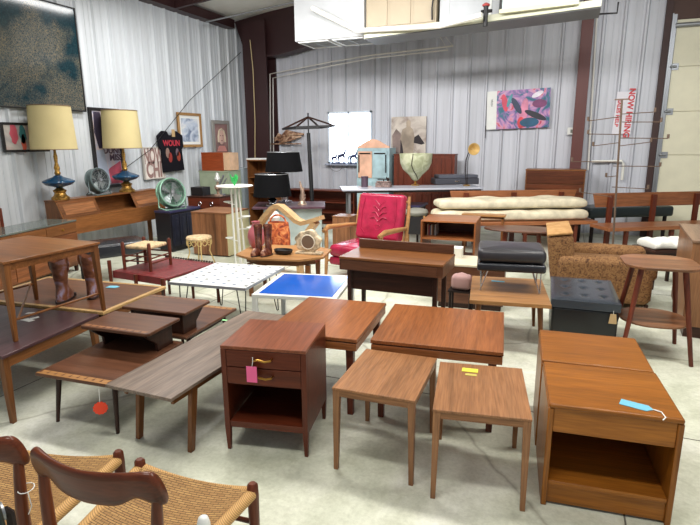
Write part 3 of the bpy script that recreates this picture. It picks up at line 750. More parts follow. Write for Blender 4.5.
MB().prism(rounded(octo(.235, .12), .08), .265, .28).build('shelf', wood('pale_walnut', (150, 104, 72), 'x'), oc, .003)
for sx in (-1, 1):
    for sy in (-1, 1):
        MB().tube([(sx*.232, sy*.232, 0), (sx*.14, sy*.14, .694)], [.015, .021], 10).build('leg', m_cherry('z'), oc)

# --- black tufted ottoman
zo = .42
(c, a, w_, d_) = fit(zo, (553, 298.5), (619.5, 302), (603, 276), (560, 275.5))
d_ = .74; fl = (at(553, 298.5, zo)+at(619.5, 302, zo))/2; a = R_(2)
c = fl + Vector((-sin(a), cos(a), 0))*d_/2
ot = thing('ottoman', 'black vinyl box ottoman with tufted lid and paper tag', 'ottoman', (c.x, c.y), a)
MB().cushion(-.235, .235, -d_/2, d_/2, .03, zo-.075, .02, 0).build('box_body', plain('jet_vinyl', (18, 19, 22), .35), ot)
lid = MB(); nx, ny = 32, 36; g = {}
hw, hd = .245, d_/2+.008
for i in range(nx+1):
    for j in range(ny+1):
        u, v = i/nx*2-1, j/ny*2-1
        z = zo-.012 + .012*(1-u**8)*(1-v**8)
        for bx in (-.56, 0, .56):
            for by in (-.6, 0, .6): z -= .016*math.exp(-(((u-bx)/.085)**2+((v-by)/.075)**2))
        g[i, j] = lid._v((u*hw, v*hd, z))
for i in range(nx):
    for j in range(ny): lid.b.faces.new((g[i, j], g[i+1, j], g[i+1, j+1], g[i, j+1]))
edge = [g[i, 0] for i in range(nx)]+[g[nx, j] for j in range(ny)]+[g[i, ny] for i in range(nx, 0, -1)]+[g[0, j] for j in range(ny, 0, -1)]
low = [lid._v((v.co.x, v.co.y, zo-.074)) for v in edge]
for k in range(len(edge)): lid.b.faces.new((edge[k-1], low[k-1], low[k], edge[k]))
lid.b.faces.new(low)
lid.build('lid', plain('lit_lid_vinyl', (50, 56, 64), .25, bump=.1, bscale=30), ot)  # black lid coloured paler than the body for the highlights on top
bt = MB()
for bx in (-.56, 0, .56):
    for by in (-.6, 0, .6): bt.lathe([(.009, 0), (.008, .004), (.003, .006)], (bx*hw, by*hd, zo-.017), 10)
bt.build('tuft_button', BLACKV, ot)
ft = MB()
for sx in (-1, 1):
    for sy in (-1, 1): ft.lathe([(.016, 0), (.02, .03)], (sx*.19, sy*(d_/2-.05), 0), 10)
ft.build('foot', BLACK, ot)
q = W(613, 318, c.y-d_/2-.012)
mt_ = thing('price_tag', 'manila paper tag hanging from the black ottoman lid', 'tag', (q.x, q.y, q.z), a)
MB().hexa([(-.028, -.003, -.045), (.028, -.003, -.045), (.028, 0, -.045), (-.028, 0, -.045)], [(-.02, -.003, .03), (.02, -.003, .03), (.02, 0, .03), (-.02, 0, .03)]).build('card', plain('manila', (190, 160, 118), .8), mt_)
MB().tube([(0, -.001, .028), (0, -.0, .055)], .0015, 5).build('string', PAPER, mt_)

# --- oak low table with a black footstool on it
zm = .42
(c, a, w_, d_) = fit(zm, (470, 300), (551, 305), (551, 280), (480, 276))
tm = table('low_table', 'low pale oak table carrying the black vinyl footstool', 'table', c, a, w_, d_, zm, m_oak('x'), m_brown('x'), .03, 0, .05, (.024, .045), splay=.03, rnd=True)
q = at(498, 281.5, zm)
tag(MB().box(-.055, .055, -.018, .018, 0, .002).build('price_tag', plain('blue_card', (112, 184, 208), .7), loc=(q.x, q.y, zm+.0005), rz=.05), 'light blue tag under the black footstool', 'tag')
f1, f2 = at(482, 291, zm), at(538, 297, zm)
cq = (f1+f2)/2 + Vector((-sin(a), cos(a), 0))*.20 + Vector((-.0, 0, 0))
fs = thing('footstool', 'black vinyl footstool with chrome wire legs on the oak table', 'footstool', (cq.x, cq.y, zm+.0005), a)
MB().cushion(-.26, .26, -.21, .21, .175, .242, .02, 0).build('base_cushion', BLACKV, fs)
MB().cushion(-.26, .26, -.21, .21, .244, .355, .045, .012).build('top_cushion', plain('charcoal_vinyl', (50, 48, 52), .32, bump=.08, bscale=20), fs)
for sx in (-1, 1):
    for sy in (-1, 1):
        x, y = sx*.2, sy*.165
        MB().tube([(x-.03, y-sy*.02, .176), (x+sx*.02, y, .02), (x+sx*.02, y, .006), (x+sx*.028, y, .006), (x+.03, y-sy*.02, .176)], .005, 8).build('leg', CHROME, fs)

# --- drop-leaf desk with raised back board
zd = .72
fl, fr, br, bl = (340, 256.5), (442, 265), (453, 251), (358.6, 244.6)
A_, B_, Cc = at(*fl, zd), at(*fr, zd), at(*br, zd)
a = math.atan2(B_.y-A_.y, B_.x-A_.x); w_ = (B_-A_).length+.02; d_ = .42
c = (A_+B_)/2 + Vector((-sin(a), cos(a), 0))*d_/2
ds = thing('writing_desk', 'walnut desk with raised back board and sun glare on its top', 'desk', (c.x, c.y), a)
x, y = w_/2, d_/2
MB().box(-x, x, -y, y, zd-.02, zd).build('desk_top', m_brown('x'), ds, .003)
MB().box(-x+.01, x-.01, y-.02, y, zd+.0003, zd+.075).build('back_board', m_walnut('x'), ds, .004)
MB().box(-x+.002, x-.002, -y+.004, y-.004, zd-.105, zd-.0204).build('case', m_walnut('x'), ds, .002)
MB().box(-x+.02, x-.05, -y+.0, -y+.0035, zd-.098, zd-.028).build('drawer_front', m_walnut('x'), ds)
MB().box(-x+.09, x-.09, -y+.06, -y+.075, zd-.27, zd-.1055).build('modesty_panel', m_dark('x'), ds)
for sx in (-1, 1):
    for sy in (-1, 1): taper_leg(sx*(x-.07), sy*(y-.06), 0, zd-.1055, .028, .036).build('leg', m_dark('z'), ds, .002)

# --- white checked metal table with hairpin legs, blue enamel table
zc = .43
(c, a, w_, d_) = fit(zc, (170, 282), (243.7, 288), (285.7, 267), (215.4, 262.3))
def checked():
    mt, nt, b = newmat('white_check'); v = coords(nt, (1, 1, 1), rnd=False)
    vo = N(nt, 'ShaderNodeTexVoronoi', voronoi_dimensions='2D'); vo.inputs['Scale'].default_value = 9; vo.inputs['Randomness'].default_value = .25; vo.distance = 'CHEBYCHEV'; nt.links.new(v, vo.inputs['Vector'])
    rc = ramp(nt, vo.outputs['Distance'], [(0, (0, 0, 0)), (.13, (0, 0, 0)), (.15, (255, 255, 255))])
    wn = ramp(nt, vo.outputs['Color'], [(.2, (50, 58, 66)), (.7, (110, 130, 160))])
    nt.links.new(mixc(nt, rc, wn, srgb((232, 233, 230))), b.inputs['Base Color']); b.inputs['Roughness'].default_value = .3; return mt
ck = thing('coffee_table', 'white table with scattered grey dashes and black hairpin legs', 'coffee table', c, a)
MB().box(-w_/2, w_/2, -d_/2, d_/2, zc-.022, zc).build('table_top', checked(), ck, .002)
MB().box(-w_/2-.003, w_/2+.003, -d_/2-.003, -d_/2-.0005, zc-.024, zc).box(-w_/2-.003, w_/2+.003, d_/2+.0005, d_/2+.003, zc-.024, zc).box(w_/2+.0005, w_/2+.003, -d_/2, d_/2, zc-.024, zc).box(-w_/2-.003, -w_/2-.0005, -d_/2, d_/2, zc-.024, zc).build('edge_trim', plain('grey_edge', (165, 170, 180), .3, .4), ck)
for sx in (-1, 1):
    for sy in (-1, 1):
        x, y = sx*(w_/2-.09), sy*(d_/2-.09)
        MB().tube([(x-.045, y, zc-.0225), (x-.008+sx*.03, y+sy*.03, .012), (x+sx*.03, y+sy*.03, .005), (x+.008+sx*.03, y+sy*.03, .012), (x+.045, y, zc-.0225)], .005, 8).build('hairpin_leg', IRON, ck)
zb = .40
(c, a, w_, d_) = fit(zb, (250, 293), (327.4, 298), (353.7, 275.5), (283, 273)); w_ += .04; d_ += .02
c = (c[0]+.05, c[1]+.0)
bl_ = thing('coffee_table', 'low table with glossy blue top and white metal frame', 'coffee table', c, a)
x, y = w_/2, d_/2
MB().box(-x+.045, x-.045, -y+.04, y-.04, zb-.012, zb+.0005).build('table_top', plain('cobalt_enamel', (28, 92, 190), .12), bl_)
MB().box(-x, x, -y, -y+.0395, zb-.03, zb).box(-x, x, y-.0395, y, zb-.03, zb).box(-x, -x+.0445, -y+.04, y-.04, zb-.03, zb).box(x-.0445, x, -y+.04, y-.04, zb-.03, zb).build('frame', WHITE, bl_, .004)
for sx in (-1, 1):
    for sy in (-1, 1): MB().box(sx*x, sx*(x-.04), sy*y, sy*(y-.04), 0, zb-.0303).build('leg', WHITE, bl_, .003)

# --- red bench with rush stool on it
zr = .42
a0, b0 = at(113, 271, zr), at(192, 281, zr)
a = R_(-5); ex, ey = Vector((cos(a), sin(a), 0)), Vector((-sin(a), cos(a), 0)); wR, dR = .70, .66
fl = at(112, 270, zr); c = fl + ex*wR/2 + ey*dR/2
rb = thing('bench', 'long low bench with worn red woven top and wooden posts', 'bench', (c.x, c.y), a)
REDW = plain('red_webbing', (112, 38, 40), .45, bump=.3, bscale=40, var=.2)
x, y = wR/2, dR/2
MB().box(-x+.02, x, -y, y, zr-.03, zr).build('woven_top', REDW, rb, .01)
MB().box(-x+.02, x, -y-.012, -y-.0005, zr-.07, zr-.002).build('front_rail', plain('red_rail', (128, 44, 46), .5, var=.15), rb, .002)
r = MB()
for k in range(int(wR/.035)): r.lathe([(.001, 0), (.012, .006), (.012, .014), (.002, .02)], (-x+.04+k*.035, y-.012, zr+.0003), 8)
r.build('beaded_edge', m_dark('x'), rb)
MB().tube([(-x, -y, .22), (x, -y, .22)], .012, 8).build('stretcher', REDW, rb)
for sx in (-1, 0, 1):
    for sy in (-1, 1):
        MB().tube([(sx*(x-.01)-.0, sy*(y+.03) if sy < 0 else y+.022, 0), (sx*(x-.01), sy*(y+.03) if sy < 0 else y+.022, zr+(.10 if sx < 0 and sy < 0 else .0))], [.014, .018], 10).build('leg', m_cherry('z'), rb)
s0, s1_, s2_ = at(129, 268, zr), at(149, 272.5, zr), at(167.5, 266, zr)
cc = (s0+s2_)/2; a = math.atan2(s1_.y-s0.y, s1_.x-s0.x)
ws, dsx = (s1_-s0).length, (s2_-s1_).length
ws, dsx = .30, .30; a = R_(4)
sto = thing('stool', 'small stool with woven rush seat standing on the red bench', 'stool', (cc.x, cc.y, zr+.0005), a)
MB().cushion(-ws/2+.012, ws/2-.012, -dsx/2+.012, dsx/2-.012, .20, .235, .015, -.008).build('rush_seat', plain('rush', (205, 178, 140), .85, bump=.6, bscale=40, var=.15), sto)
for sx in (-1, 1):
    for sy in (-1, 1): MB().tube([(sx*ws/2, sy*dsx/2, 0), (sx*ws/2, sy*dsx/2, .255), (sx*ws/2, sy*dsx/2, .27)], [.015, .017, .009], 10).build('leg', m_cherry('z'), sto)
r = MB()
for sx in (-1, 1):
    for zz in (.07, .12): r.tube([(sx*ws/2, -dsx/2, zz), (sx*ws/2, dsx/2, zz)], .007, 8); r.tube([(-ws/2, sx*dsx/2, zz+.02), (ws/2, sx*dsx/2, zz+.02)], .007, 8)
r.build('stretcher', m_cherry('x'), sto)

# --- red vinyl lounge chair
REDV = plain('red_vinyl', (156, 34, 64), .22, bump=.15, bscale=12, var=.1)
q = at(368, 262, .40)
rc = thing('armchair', 'crimson vinyl armchair with embossed back and blond wooden arms', 'armchair', (-2.20, 5.90), R_(-12)); rc.scale = (1.12, 1.12, 1.12)
MB().cushion(-.29, .29, -.30, .26, .23, .36, .05, .015).build('seat_cushion', REDV, rc)
MB().cushion(-.29, .29, -.29, .25, .14, .228, .03, 0).build('seat_base', REDV, rc)
bk = MB(); bk.M = Matrix.Translation((0, .22, .36)) @ Matrix.Rotation(R_(-14), 4, 'X') @ Matrix.Rotation(R_(90), 4, 'X'); bk.cushion(-.29, .29, 0, .52, -.10, .02, .04, -.012).build('back_cushion', REDV, rc)
em = MB(); M_ = Matrix.Translation((0, .22, .36)) @ Matrix.Rotation(R_(-14), 4, 'X') @ Matrix.Rotation(R_(90), 4, 'X'); em.M = M_
for s in (-1, 1):
    em.tube([(s*.20, .46, .022), (s*.22, .3, .021), (s*.21, .12, .021), (s*.15, .06, .021)], .005, 6)
    for k in range(4): em.tube([(0, .2+k*.06, .014), (s*.05, .25+k*.06, .016), (s*.11-s*k*.015, .24+k*.065, .018)], .005, 6)
em.tube([(.04*cos(t_*.6), .14+.03*sin(t_*.6), .013) for t_ in range(11)], .005, 6)
em.build('embossing', REDV, rc)
BLW = wood('blond_wood', (196, 148, 96), 'y', .4, .15)
for s in (-1, 1):
    MB().tube([(s*.345, -.30, .50), (s*.36, -.2, .53), (s*.345, .1, .515), (s*.32, .32, .50)], [.02, .03, .026, .018], 10).build('arm', BLW, rc)
    MB().tube([(s*.33, -.29, 0), (s*.335, -.26, .25), (s*.345, -.25, .50)], [.016, .022, .02], 10).build('leg', BLW, rc)
    MB().tube([(s*.32, .36, 0), (s*.32, .30, .3), (s*.325, .36, .62), (s*.315, .40, .84)], [.016, .022, .022, .014], 10).build('leg', BLW, rc)
MB().tube([(-.33, -.265, .18), (.33, -.265, .18)], .014, 8).tube([(-.32, .31, .18), (.32, .31, .18)], .014, 8).tube([(-.318, .39, .78), (.318, .39, .78)], .014, 8).build('frame_rail', BLW, rc)

# --- wooden octagonal coffee table in the glare, and what is on it
zh = .45
c = (at(240, 253, zh)+at(322, 253, zh))/2; wv_ = (at(324, 252, zh)-at(236, 252, zh)).length
hx = thing('coffee_table', 'eight-sided oak coffee table holding boots and a carved clock', 'coffee table', (c.x, c.y+.08), R_(12))
MB().prism([(p[0]*wv_/2, p[1]*.36) for p in octo(1, .45)], zh-.025, zh).build('table_top', m_oak('x'), hx, .004)
MB().prism([(p[0]*(wv_/2-.1), p[1]*.28) for p in octo(1, .45)], zh-.09, zh-.0255).build('apron', m_brown('x'), hx)
for sx in (-1, 1):
    for sy in (-1, 1): taper_leg(sx*wv_*.33, sy*.22, 0, zh-.0905, .035, .05).build('leg', m_brown('z'), hx)
TBL_Y = c.y
def on(px, z=zh): 
    return at(px[0], px[1], z)
RB = blobs('oxblood', [(.35, (60, 24, 20)), (.52, (104, 54, 38)), (.66, (190, 140, 110))], 9, 1, .25)
q = on((259, 255.5)); q2 = on((268.5, 255.5))
def small_boot(label, q):
    t = thing('boot', label, 'boot', (q.x, q.y+.03, zh+.0005), R_(170), 'oxblood boots on the octagonal table')
    MB().lathe([(.036, .012), (.038, .05), (.034, .09), (.035, .16), (.042, .25), (.046, .31), (.044, .325), (.038, .31), (.034, .2)], (0, .02, 0), 16, 1, 1).build('shaft', RB, t)
    m = MB(); m.M = Matrix.Translation((0, .0, .012)); m.lathe([(1, 0), (1, .025), (.75, .055), (.4, .075)], (0, .06, 0), 16, .034, .085); m.build('foot', RB, t)
    MB().lathe([(1, 0), (1, .011)], (0, .05, 0), 16, .037, .092).build('sole', BLACK, t)
small_boot('oxblood ankle boot at the left of its pair on the octagonal table', q); small_boot('oxblood ankle boot at the right of its pair on the octagonal table', q2)
q = on((283.5, 254))
dsh = thing('dish', 'low black oval dish on the octagonal oak table', 'dish', (q.x, q.y, zh+.0005))
MB().lathe([(.07, 0), (.10, .02), (.105, .05), (.095, .05), (.085, .03), (.0, .02)], (0, 0, 0), 24, 1, .7).build('bowl', BLACK, dsh)
q = on((308, 254))
ck = thing('carved_clock', 'round carved pale driftwood clock on the octagonal table', 'clock', (q.x, q.y+.02, zh+.0005), R_(5))
SH = plain('driftwood', (188, 170, 142), .7, bump=1, bscale=18, var=.3)
mb = MB(); mb.prof_y([((.135+.012*sin(7*t_))*cos(t_)*1.05, .135+(.12+.01*cos(5*t_))*sin(t_)) for t_ in [2*pi*k/40 for k in range(40)]], -.03, .03); mb.build('case', SH, ck, .01)
mb = MB(); mb.prof_y([(.07*cos(2*pi*k/28)+.005, .13+.07*sin(2*pi*k/28)) for k in range(28)], -.038, -.0302); mb.build('dial', plain('dial_dark', (110, 88, 70), .4), ck)
mb = MB(); mb.tube([(.005+.075*cos(2*pi*k/28), -.036, .13+.075*sin(2*pi*k/28)) for k in range(28)], .007, 8, True); mb.build('bezel', plain('bezel_pale', (215, 205, 185), .4), ck)
MB().box(-.14, .15, -.05, .05, 0, .02).build('base', SH, ck, .004)
# pink vase
q = at(252, 250, .45)
pv = thing('vase', 'dusty pink pottery vase behind the oxblood boots', 'vase', (q.x-.01, q.y+.12, zh+.0005))
MB().lathe([(.05, 0), (.085, .05), (.10, .13), (.085, .2), (.05, .25), (.04, .28), (.05, .30), (.045, .3), (.03, .26)], (0, 0, 0), 24).build('body', plain('pink_glaze', (176, 96, 104), .35), pv)
# bentwood frame behind the table
Yb = 5.62
bwf = thing('bentwood_frame', 'blond bentwood lounge frame with angular arm behind the octagonal table', 'chair frame', tuple(W(285, 262, Yb)[:2])+(0,))
def lp(px, py):
    q = W(px, py, Yb); return (q.x-bwf.location.x, 0, q.z)
BW_ = wood('birch_ply', (226, 190, 140), 'x', .4, .1)
for k, off in enumerate((0,)):
    P1 = [lp(252, 234), lp(257, 228), lp(266, 216), lp(273, 208), (lp(276, 206)), lp(281, 206.5), lp(289, 213), lp(297, 220.5), lp(303, 223), lp(311, 221), lp(322, 217.5)]
    mb = MB(); mb.M = Matrix.Translation((0, off, 0)); mb.band(P1, .14, .05); mb.build('arm_band', BW_, bwf)
    P2 = [lp(316, 222), lp(310, 230), lp(303, 241), lp(296, 248), lp(286, 253), lp(272, 256), lp(258, 257)]
    mb = MB(); mb.M = Matrix.Translation((0, off, 0)); mb.band(P2, .138, .06); mb.build('seat_band', BW_, bwf)
    P3 = [lp(262, 257), lp(258, 268), lp(255, 278)]
    a1, a2 = lp(300, 248), lp(262, 257)
    MB().bar((a1[0], 0, 0), (a1[0]-.02, 0, a1[2]-.06), .04, None, .12).build('leg', BW_, bwf); MB().bar((a2[0], 0, 0), (a2[0], 0, a2[2]-.02), .04, None, .12).build('leg', BW_, bwf)
# orange basket and glass globe behind it
q = W(280, 244, 6.15)
bk_ = thing('basket', 'orange and brown woven basket seen through the bentwood frame', 'basket', (q.x, 6.12, 0))
WV = blobs('orange_weave', [(.35, (110, 44, 30)), (.5, (196, 92, 48)), (.65, (220, 150, 90))], 14, .8, .8)
MB().lathe([(.14, .0), (.17, .15), (.17, .42), (.15, .56), (.135, .56), (.15, .42)], (0, 0, 0), 24, 1, .6).build('body', WV, bk_)
MB().tube([(.12*cos(t_), 0, .555+.10*sin(t_)) for t_ in [pi*k/10 for k in range(11)]], .012, 8).build('handle', WV, bk_)

# ================================================================== BACK OF THE ROOM
def casework(name, label, cat, px0, px1, pyt, Y, dep, body, drawers=0, cols=1, doors=0, z0=0, legs=0, rz=0, group=None, open_shelves=0, knob=None, face=None, top=None):
    """a case whose front top edge runs between two pixels on the plane y=Y"""
    a_, b_ = W(px0, pyt, Y), W(px1, pyt, Y); wd = b_.x-a_.x; h = (a_.z+b_.z)/2-z0
    t = thing(name, label, cat, ((a_.x+b_.x)/2, Y, z0), rz, group); x = wd/2
    zb = legs
    if open_shelves:
        s = MB().box(-x, -x+.02, 0, dep, zb, h-.0205).box(x-.02, x, 0, dep, zb, h-.0205).box(-x+.0205, x-.0205, dep-.015, dep, zb, h-.0205)
        s.build('body', body, t)
        for k in range(open_shelves):
            zz = zb+.02+(h-zb-.06)*k/max(1, open_shelves)
            MB().box(-x+.021, x-.021, .005, dep-.016, zz, zz+.018).build('shelf', body, t)
    else:
        MB().box(-x, x, 0, dep, zb, h-.0205).build('body', body, t, .003)
    MB().box(-x-.008, x+.008, -.01, dep, h-.02, h).build('top_panel', top or body, t, .003)
    if drawers:
        for i in range(cols):
            for k in range(drawers):
                dh = (h-.03-zb)/drawers; cw = (2*x-.03)/cols
                x0 = -x+.015+i*cw+.006; z_ = zb+.01+k*dh
                d = MB().box(x0, x0+cw-.012, -.014, -.0005, z_+.004, z_+dh-.006).build('drawer', face or body, t, .003)
                if knob:
                    MB().lathe([(.006, 0), (.016, .012), (.012, .02)], (0, 0, 0), 10).build('knob', knob, d, rot=(R_(90), 0, 0), loc=(x0+cw/2, -.0142, z_+dh/2))
    if doors:
        cw = (2*x-.03)/doors
        for i in range(doors):
            x0 = -x+.015+i*cw+.004
            d = MB().box(x0, x0+cw-.008, -.016, -.0005, zb+.02, h-.03).build('door', face or body, t, .003)
            MB().box(x0+.05, x0+cw-.058, -.022, -.0163, zb+.08, h-.09).build('panel', face or body, d, .004)
    if legs:
        for sx in (-1, 1):
            for yy in (.04, dep-.04): MB().bar((sx*(x-.04), yy, 0), (sx*(x-.04), yy, zb-.0003), .03, .04).build('leg', body, t)
    return t

# folding table
zf = .90
A_, B_, D_ = at(342, 189.5, zf), at(484, 187.5, zf), at(358, 184, zf)
a = math.atan2(B_.y-A_.y, B_.x-A_.x); w_ = (B_-A_).length; d_ = .62
c = (A_+B_)/2 + Vector((-sin(a), cos(a), 0))*d_/2
ft = thing('folding_table', 'long grey folding table with metal legs near the back wall', 'table', (c.x, c.y), a)
FT = (c.copy(), a, w_, d_)
MB().box(-w_/2, w_/2, -d_/2, d_/2, zf-.03, zf).build('table_top', plain('grey_plastic', (176, 178, 188), .25), ft, .008)
MB().box(-w_/2+.03, w_/2-.03, -d_/2+.03, -d_/2+.05, zf-.06, zf-.0305).box(-w_/2+.03, w_/2-.03, d_/2-.05, d_/2-.03, zf-.06, zf-.0305).build('rail', IRON, ft)
for s in (-1, 1):
    x = s*(w_/2-.12)
    MB().tube([(x, -d_/2+.08, 0), (x, -d_/2+.08, zf-.031)], .022, 8).tube([(x, d_/2-.08, 0), (x, d_/2-.08, zf-.031)], .022, 8).tube([(x, -d_/2+.08, .2), (x, d_/2-.08, .2)], .012, 8).tube([(x, 0, .2), (x-s*.35, 0, zf-.031)], .01, 8).build('leg_frame', STEEL, ft)
def ontab(px, py): 
    q = at(px, py, zf); return q
def M2W(c, a, lx, ly, z): return (c.x+cos(a)*lx-sin(a)*ly, c.y+sin(a)*lx+cos(a)*ly, z)
q = ontab(364, 187)
cn = thing('canister', 'dark metal canister at the left end of the folding table', 'canister', (q.x, q.y+.03, zf+.0005))
MB().lathe([(.055, 0), (.055, .15), (.06, .152), (.06, .165), (.045, .165), (.045, .03)], (0, 0, 0), 20).build('body', plain('mauve_tin', (92, 74, 86), .4, .3), cn)
q = ontab(382, 187.5)
jb = thing('carved_box', 'small carved box with metal fittings on the folding table', 'box', (q.x, q.y+.08, zf+.0005))
MB().box(-.12, .12, -.06, .06, 0, .07).build('box_body', plain('pewter_box', (118, 98, 92), .5, bump=1, bscale=30, var=.3), jb, .006)
MB().box(-.11, .11, -.05, .05, .0702, .095).build('lid', plain('pewter_box', (118, 98, 92), .5), jb, .01)
MB().tube([(-.1, 0, .12), (.04, 0, .12), (.05, 0, .16)], .008, 8).tube([(0, 0, .095), (0, 0, .12)], .01, 8).lathe([(.02, .1), (.025, .13), (.01, .15)], (.07, 0, 0), 10).build('fitting', IRON, jb)
# terracotta/pale planter cone on a stand
q = ontab(415, 185.5)
un = thing('cone_sculpture', 'pale green mottled cone bowl on a small stand, on the folding table', 'bowl', (q.x, q.y+.02, zf+.0005))
zc_ = lambda py: W(416, py, q.y).z-zf
H1 = zc_(153.5); rr_ = (W(432, 153, q.y).x-W(400, 153, q.y).x)/2
MB().lathe([(.02, .07), (.06, .10), (.11, .17), (rr_*.78, .26), (rr_*.95, .36), (rr_, H1-.01), (rr_, H1), (rr_*.94, H1), (rr_*.7, H1-.12), (.02, .12)], (0, 0, 0), 28).build('bowl', blobs('lichen_green', [(.3, (150, 154, 120)), (.5, (184, 188, 154)), (.7, (206, 206, 178))], 9, 1, .8), un)
MB().lathe([(.07, 0), (.07, .012), (.02, .03), (.018, .06), (.03, .0695)], (0, 0, 0), 16).build('stand', BRASS, un)
MB().tube([(rr_*.1, -rr_*1.0, H1), (0, -rr_*.98, .34), (.02, -rr_*.80, .25), (.05, -.12, .165), (.06, -.07, .10)], .006, 6).build('strap', IRON, un)
# briefcase stack
q1, q2 = ontab(431, 184.5), ontab(475, 184)
bc = thing('briefcase', 'flat black case lying on the folding table under a thinner one', 'case', ((q1.x+q2.x)/2, (q1.y+q2.y)/2+.12, zf+.0005), a)
wq = (q2-q1).length/2
MB().box(-wq, wq, -.16, .16, 0, .10).build('case_body', plain('graphite_case', (66, 66, 74), .45), bc, .012)
MB().box(-.04, .04, -.17, -.1605, .05, .065).build('handle', CHROME, bc)
bc2 = thing('briefcase', 'thin grey folder case on top of the black case', 'case', ((q1.x+q2.x)/2+.02, (q1.y+q2.y)/2+.12, zf+.101), a+.04)
MB().box(-wq*.92, wq*.9, -.15, .15, 0, .055).build('case_body', plain('slate_case', (84, 86, 96), .45), bc2, .012)
# gooseneck lamp with gold shade
q = ontab(467, 185.5)
lp_ = thing('desk_lamp', 'small gold gooseneck lamp with round shade on the folding table', 'lamp', (q.x+.0, q.y-.03, zf+.0005))
yl = q.y-.03
def lq(px, py): 
    w_ = W(px, py, yl); return (w_.x-q.x, 0, w_.z-zf-.0005)
MB().lathe([(.06, 0), (.06, .012), (.02, .025)], (0, 0, 0), 16).build('base', BRASS, lp_)
MB().tube([(-.01, 0, .02), lq(465.5, 170), lq(466, 160), lq(468.5, 153), lq(471, 150)], .008, 8).tube([(.01, 0, .02), lq(467.5, 170), lq(468, 160), lq(470, 153), lq(472, 150)], .005, 8).build('stem', IRON, lp_)
mb = MB(); mb.M = Matrix.Translation(Vector(lq(475, 149))+Vector((.0, -.10, 0))) @ Vector((.42, -.88, .0)).to_track_quat('Z', 'Y').to_matrix().to_4x4()
mb.lathe([(.015, -.12), (.03, -.10), (.055, -.05), (.095, 0), (.088, 0), (.05, -.045), (.02, -.08)], (0, 0, .0), 24).build('shade', plain('gold_shade', (204, 172, 110), .35, .3), lp_)
# painted hutch
Yh = 9.45
hu = thing('painted_cabinet', 'tall painted cabinet in peach and pale blue with arched top', 'cabinet', (W(372, 190, Yh).x-.06, Yh, 0))
hx0, hx1 = W(357, 190, Yh).x-hu.location.x, W(389, 190, Yh).x-hu.location.x
ht = W(372, 148, Yh).z
MB().box(hx0, hx1, 0, .4, 0, ht).build('body', plain('pale_blue_paint', (164, 190, 196), .6, var=.1), hu, .004)
ar = MB(); n = 16
ar.prof_y([(hx0, ht)]+[(hx0+(hx1-hx0)*k/n, ht+.03+.13*max(0, sin(pi*k/n))**1.5) for k in range(n+1)]+[(hx1, ht)], .0, .03); ar.build('pediment', plain('peach_paint', (228, 178, 150), .6, var=.1), hu)
for k in range(2):
    xa = hx0+.03+k*(hx1-hx0-.05)/2; xb = xa+(hx1-hx0-.05)/2-.02
    d = MB().box(xa, xb, -.02, -.0005, ht-.55, ht-.06).build('door', plain(('peach_paint', 'pale_blue_paint')[k], (228, 178, 150), .6), hu, .003)
    MB().tube([((xa+.02, xb-.02)[k], -.025, ht-.45), ((xa+.02, xb-.02)[k], -.025, ht-.12)], .012, 6).tube([(xa+.03, -.025, ht-.1), (xb-.03, -.025, ht-.1)], .012, 6).build('hinge', IRON, d)
    d2 = MB().box(xa, xb, -.02, -.0005, .1, ht-.62).build('door', plain('pale_blue_paint', (164, 190, 196), .6), hu, .003)
# red-brown shuttered cabinet
Ys = 9.55
sc_ = casework('panelled_headboard', 'tall dark red-brown panelled cabinet behind the folding table', 'cabinet', 394, 455, 154, Ys, .25, m_cherry('z'))
x0, x1 = W(394, 170, Ys).x-sc_.location.x, W(455, 170, Ys).x-sc_.location.x; hh = W(420, 154, Ys).z
for k in range(6):
    xa = x0+.04+k*(x1-x0-.08)/6
    MB().box(xa+.02, xa+(x1-x0-.08)/6-.02, -.02, -.0005, .72, hh-.07).build('panel', m_cherry('z'), sc_, .008)
    MB().box(xa+.02, xa+(x1-x0-.08)/6-.02, -.02, -.0005, .15, .66).build('panel', m_cherry('z'), sc_, .008)
# dresser at the right of the back wall
casework('dresser', 'tall brown dresser against the back wall beside the steel column', 'dresser', 526, 586, 169.5, 9.5, .42, m_brown('x'), drawers=5, face=wood('dresser_face', (112, 62, 38), 'x'))
# low bookcase left of the folding table
casework('bookcase', 'long low red-brown bookcase along the back wall', 'bookcase', 286, 354, 190, 9.45, .32, m_cherry('x'), open_shelves=3)
casework('hutch', 'small wooden hutch with dark shelves standing in the far corner', 'hutch', 247, 271, 160, 8.9, .35, m_brown('z'), open_shelves=4)
# blue-black low table behind the red chair
q1, q2 = at(362, 205, .62), at(421, 204, .62)
table('low_table', 'low table with dark navy top behind the red armchair', 'table', ((q1+q2)/2+Vector((0, .22, 0)))[:2], 0, (q2-q1).length, .5, .62, plain('navy_top', (48, 46, 78), .35), IRON, .03, .04, .03, (.03, .03))
# grey cushioned stool
q = W(414, 212, 7.7)
gs = thing('cushioned_stool', 'stool with pale grey round cushion beside the red armchair', 'stool', (q.x, 7.85, 0))
MB().lathe([(.13, -.02), (.17, .01), (.18, .045), (.16, .08), (.08, .10)], (0, 0, q.z-.06), 24).build('cushion', plain('grey_fabric', (140, 138, 128), .9), gs)
MB().box(-.15, .15, -.15, .15, .22, q.z-.082).build('frame', BLACK, gs, .004)
for sx in (-1, 1):
    for sy in (-1, 1): MB().tube([(sx*.17, sy*.17, 0), (sx*.165, sy*.165, q.z-.05)], .015, 8).build('leg', BLW, gs)
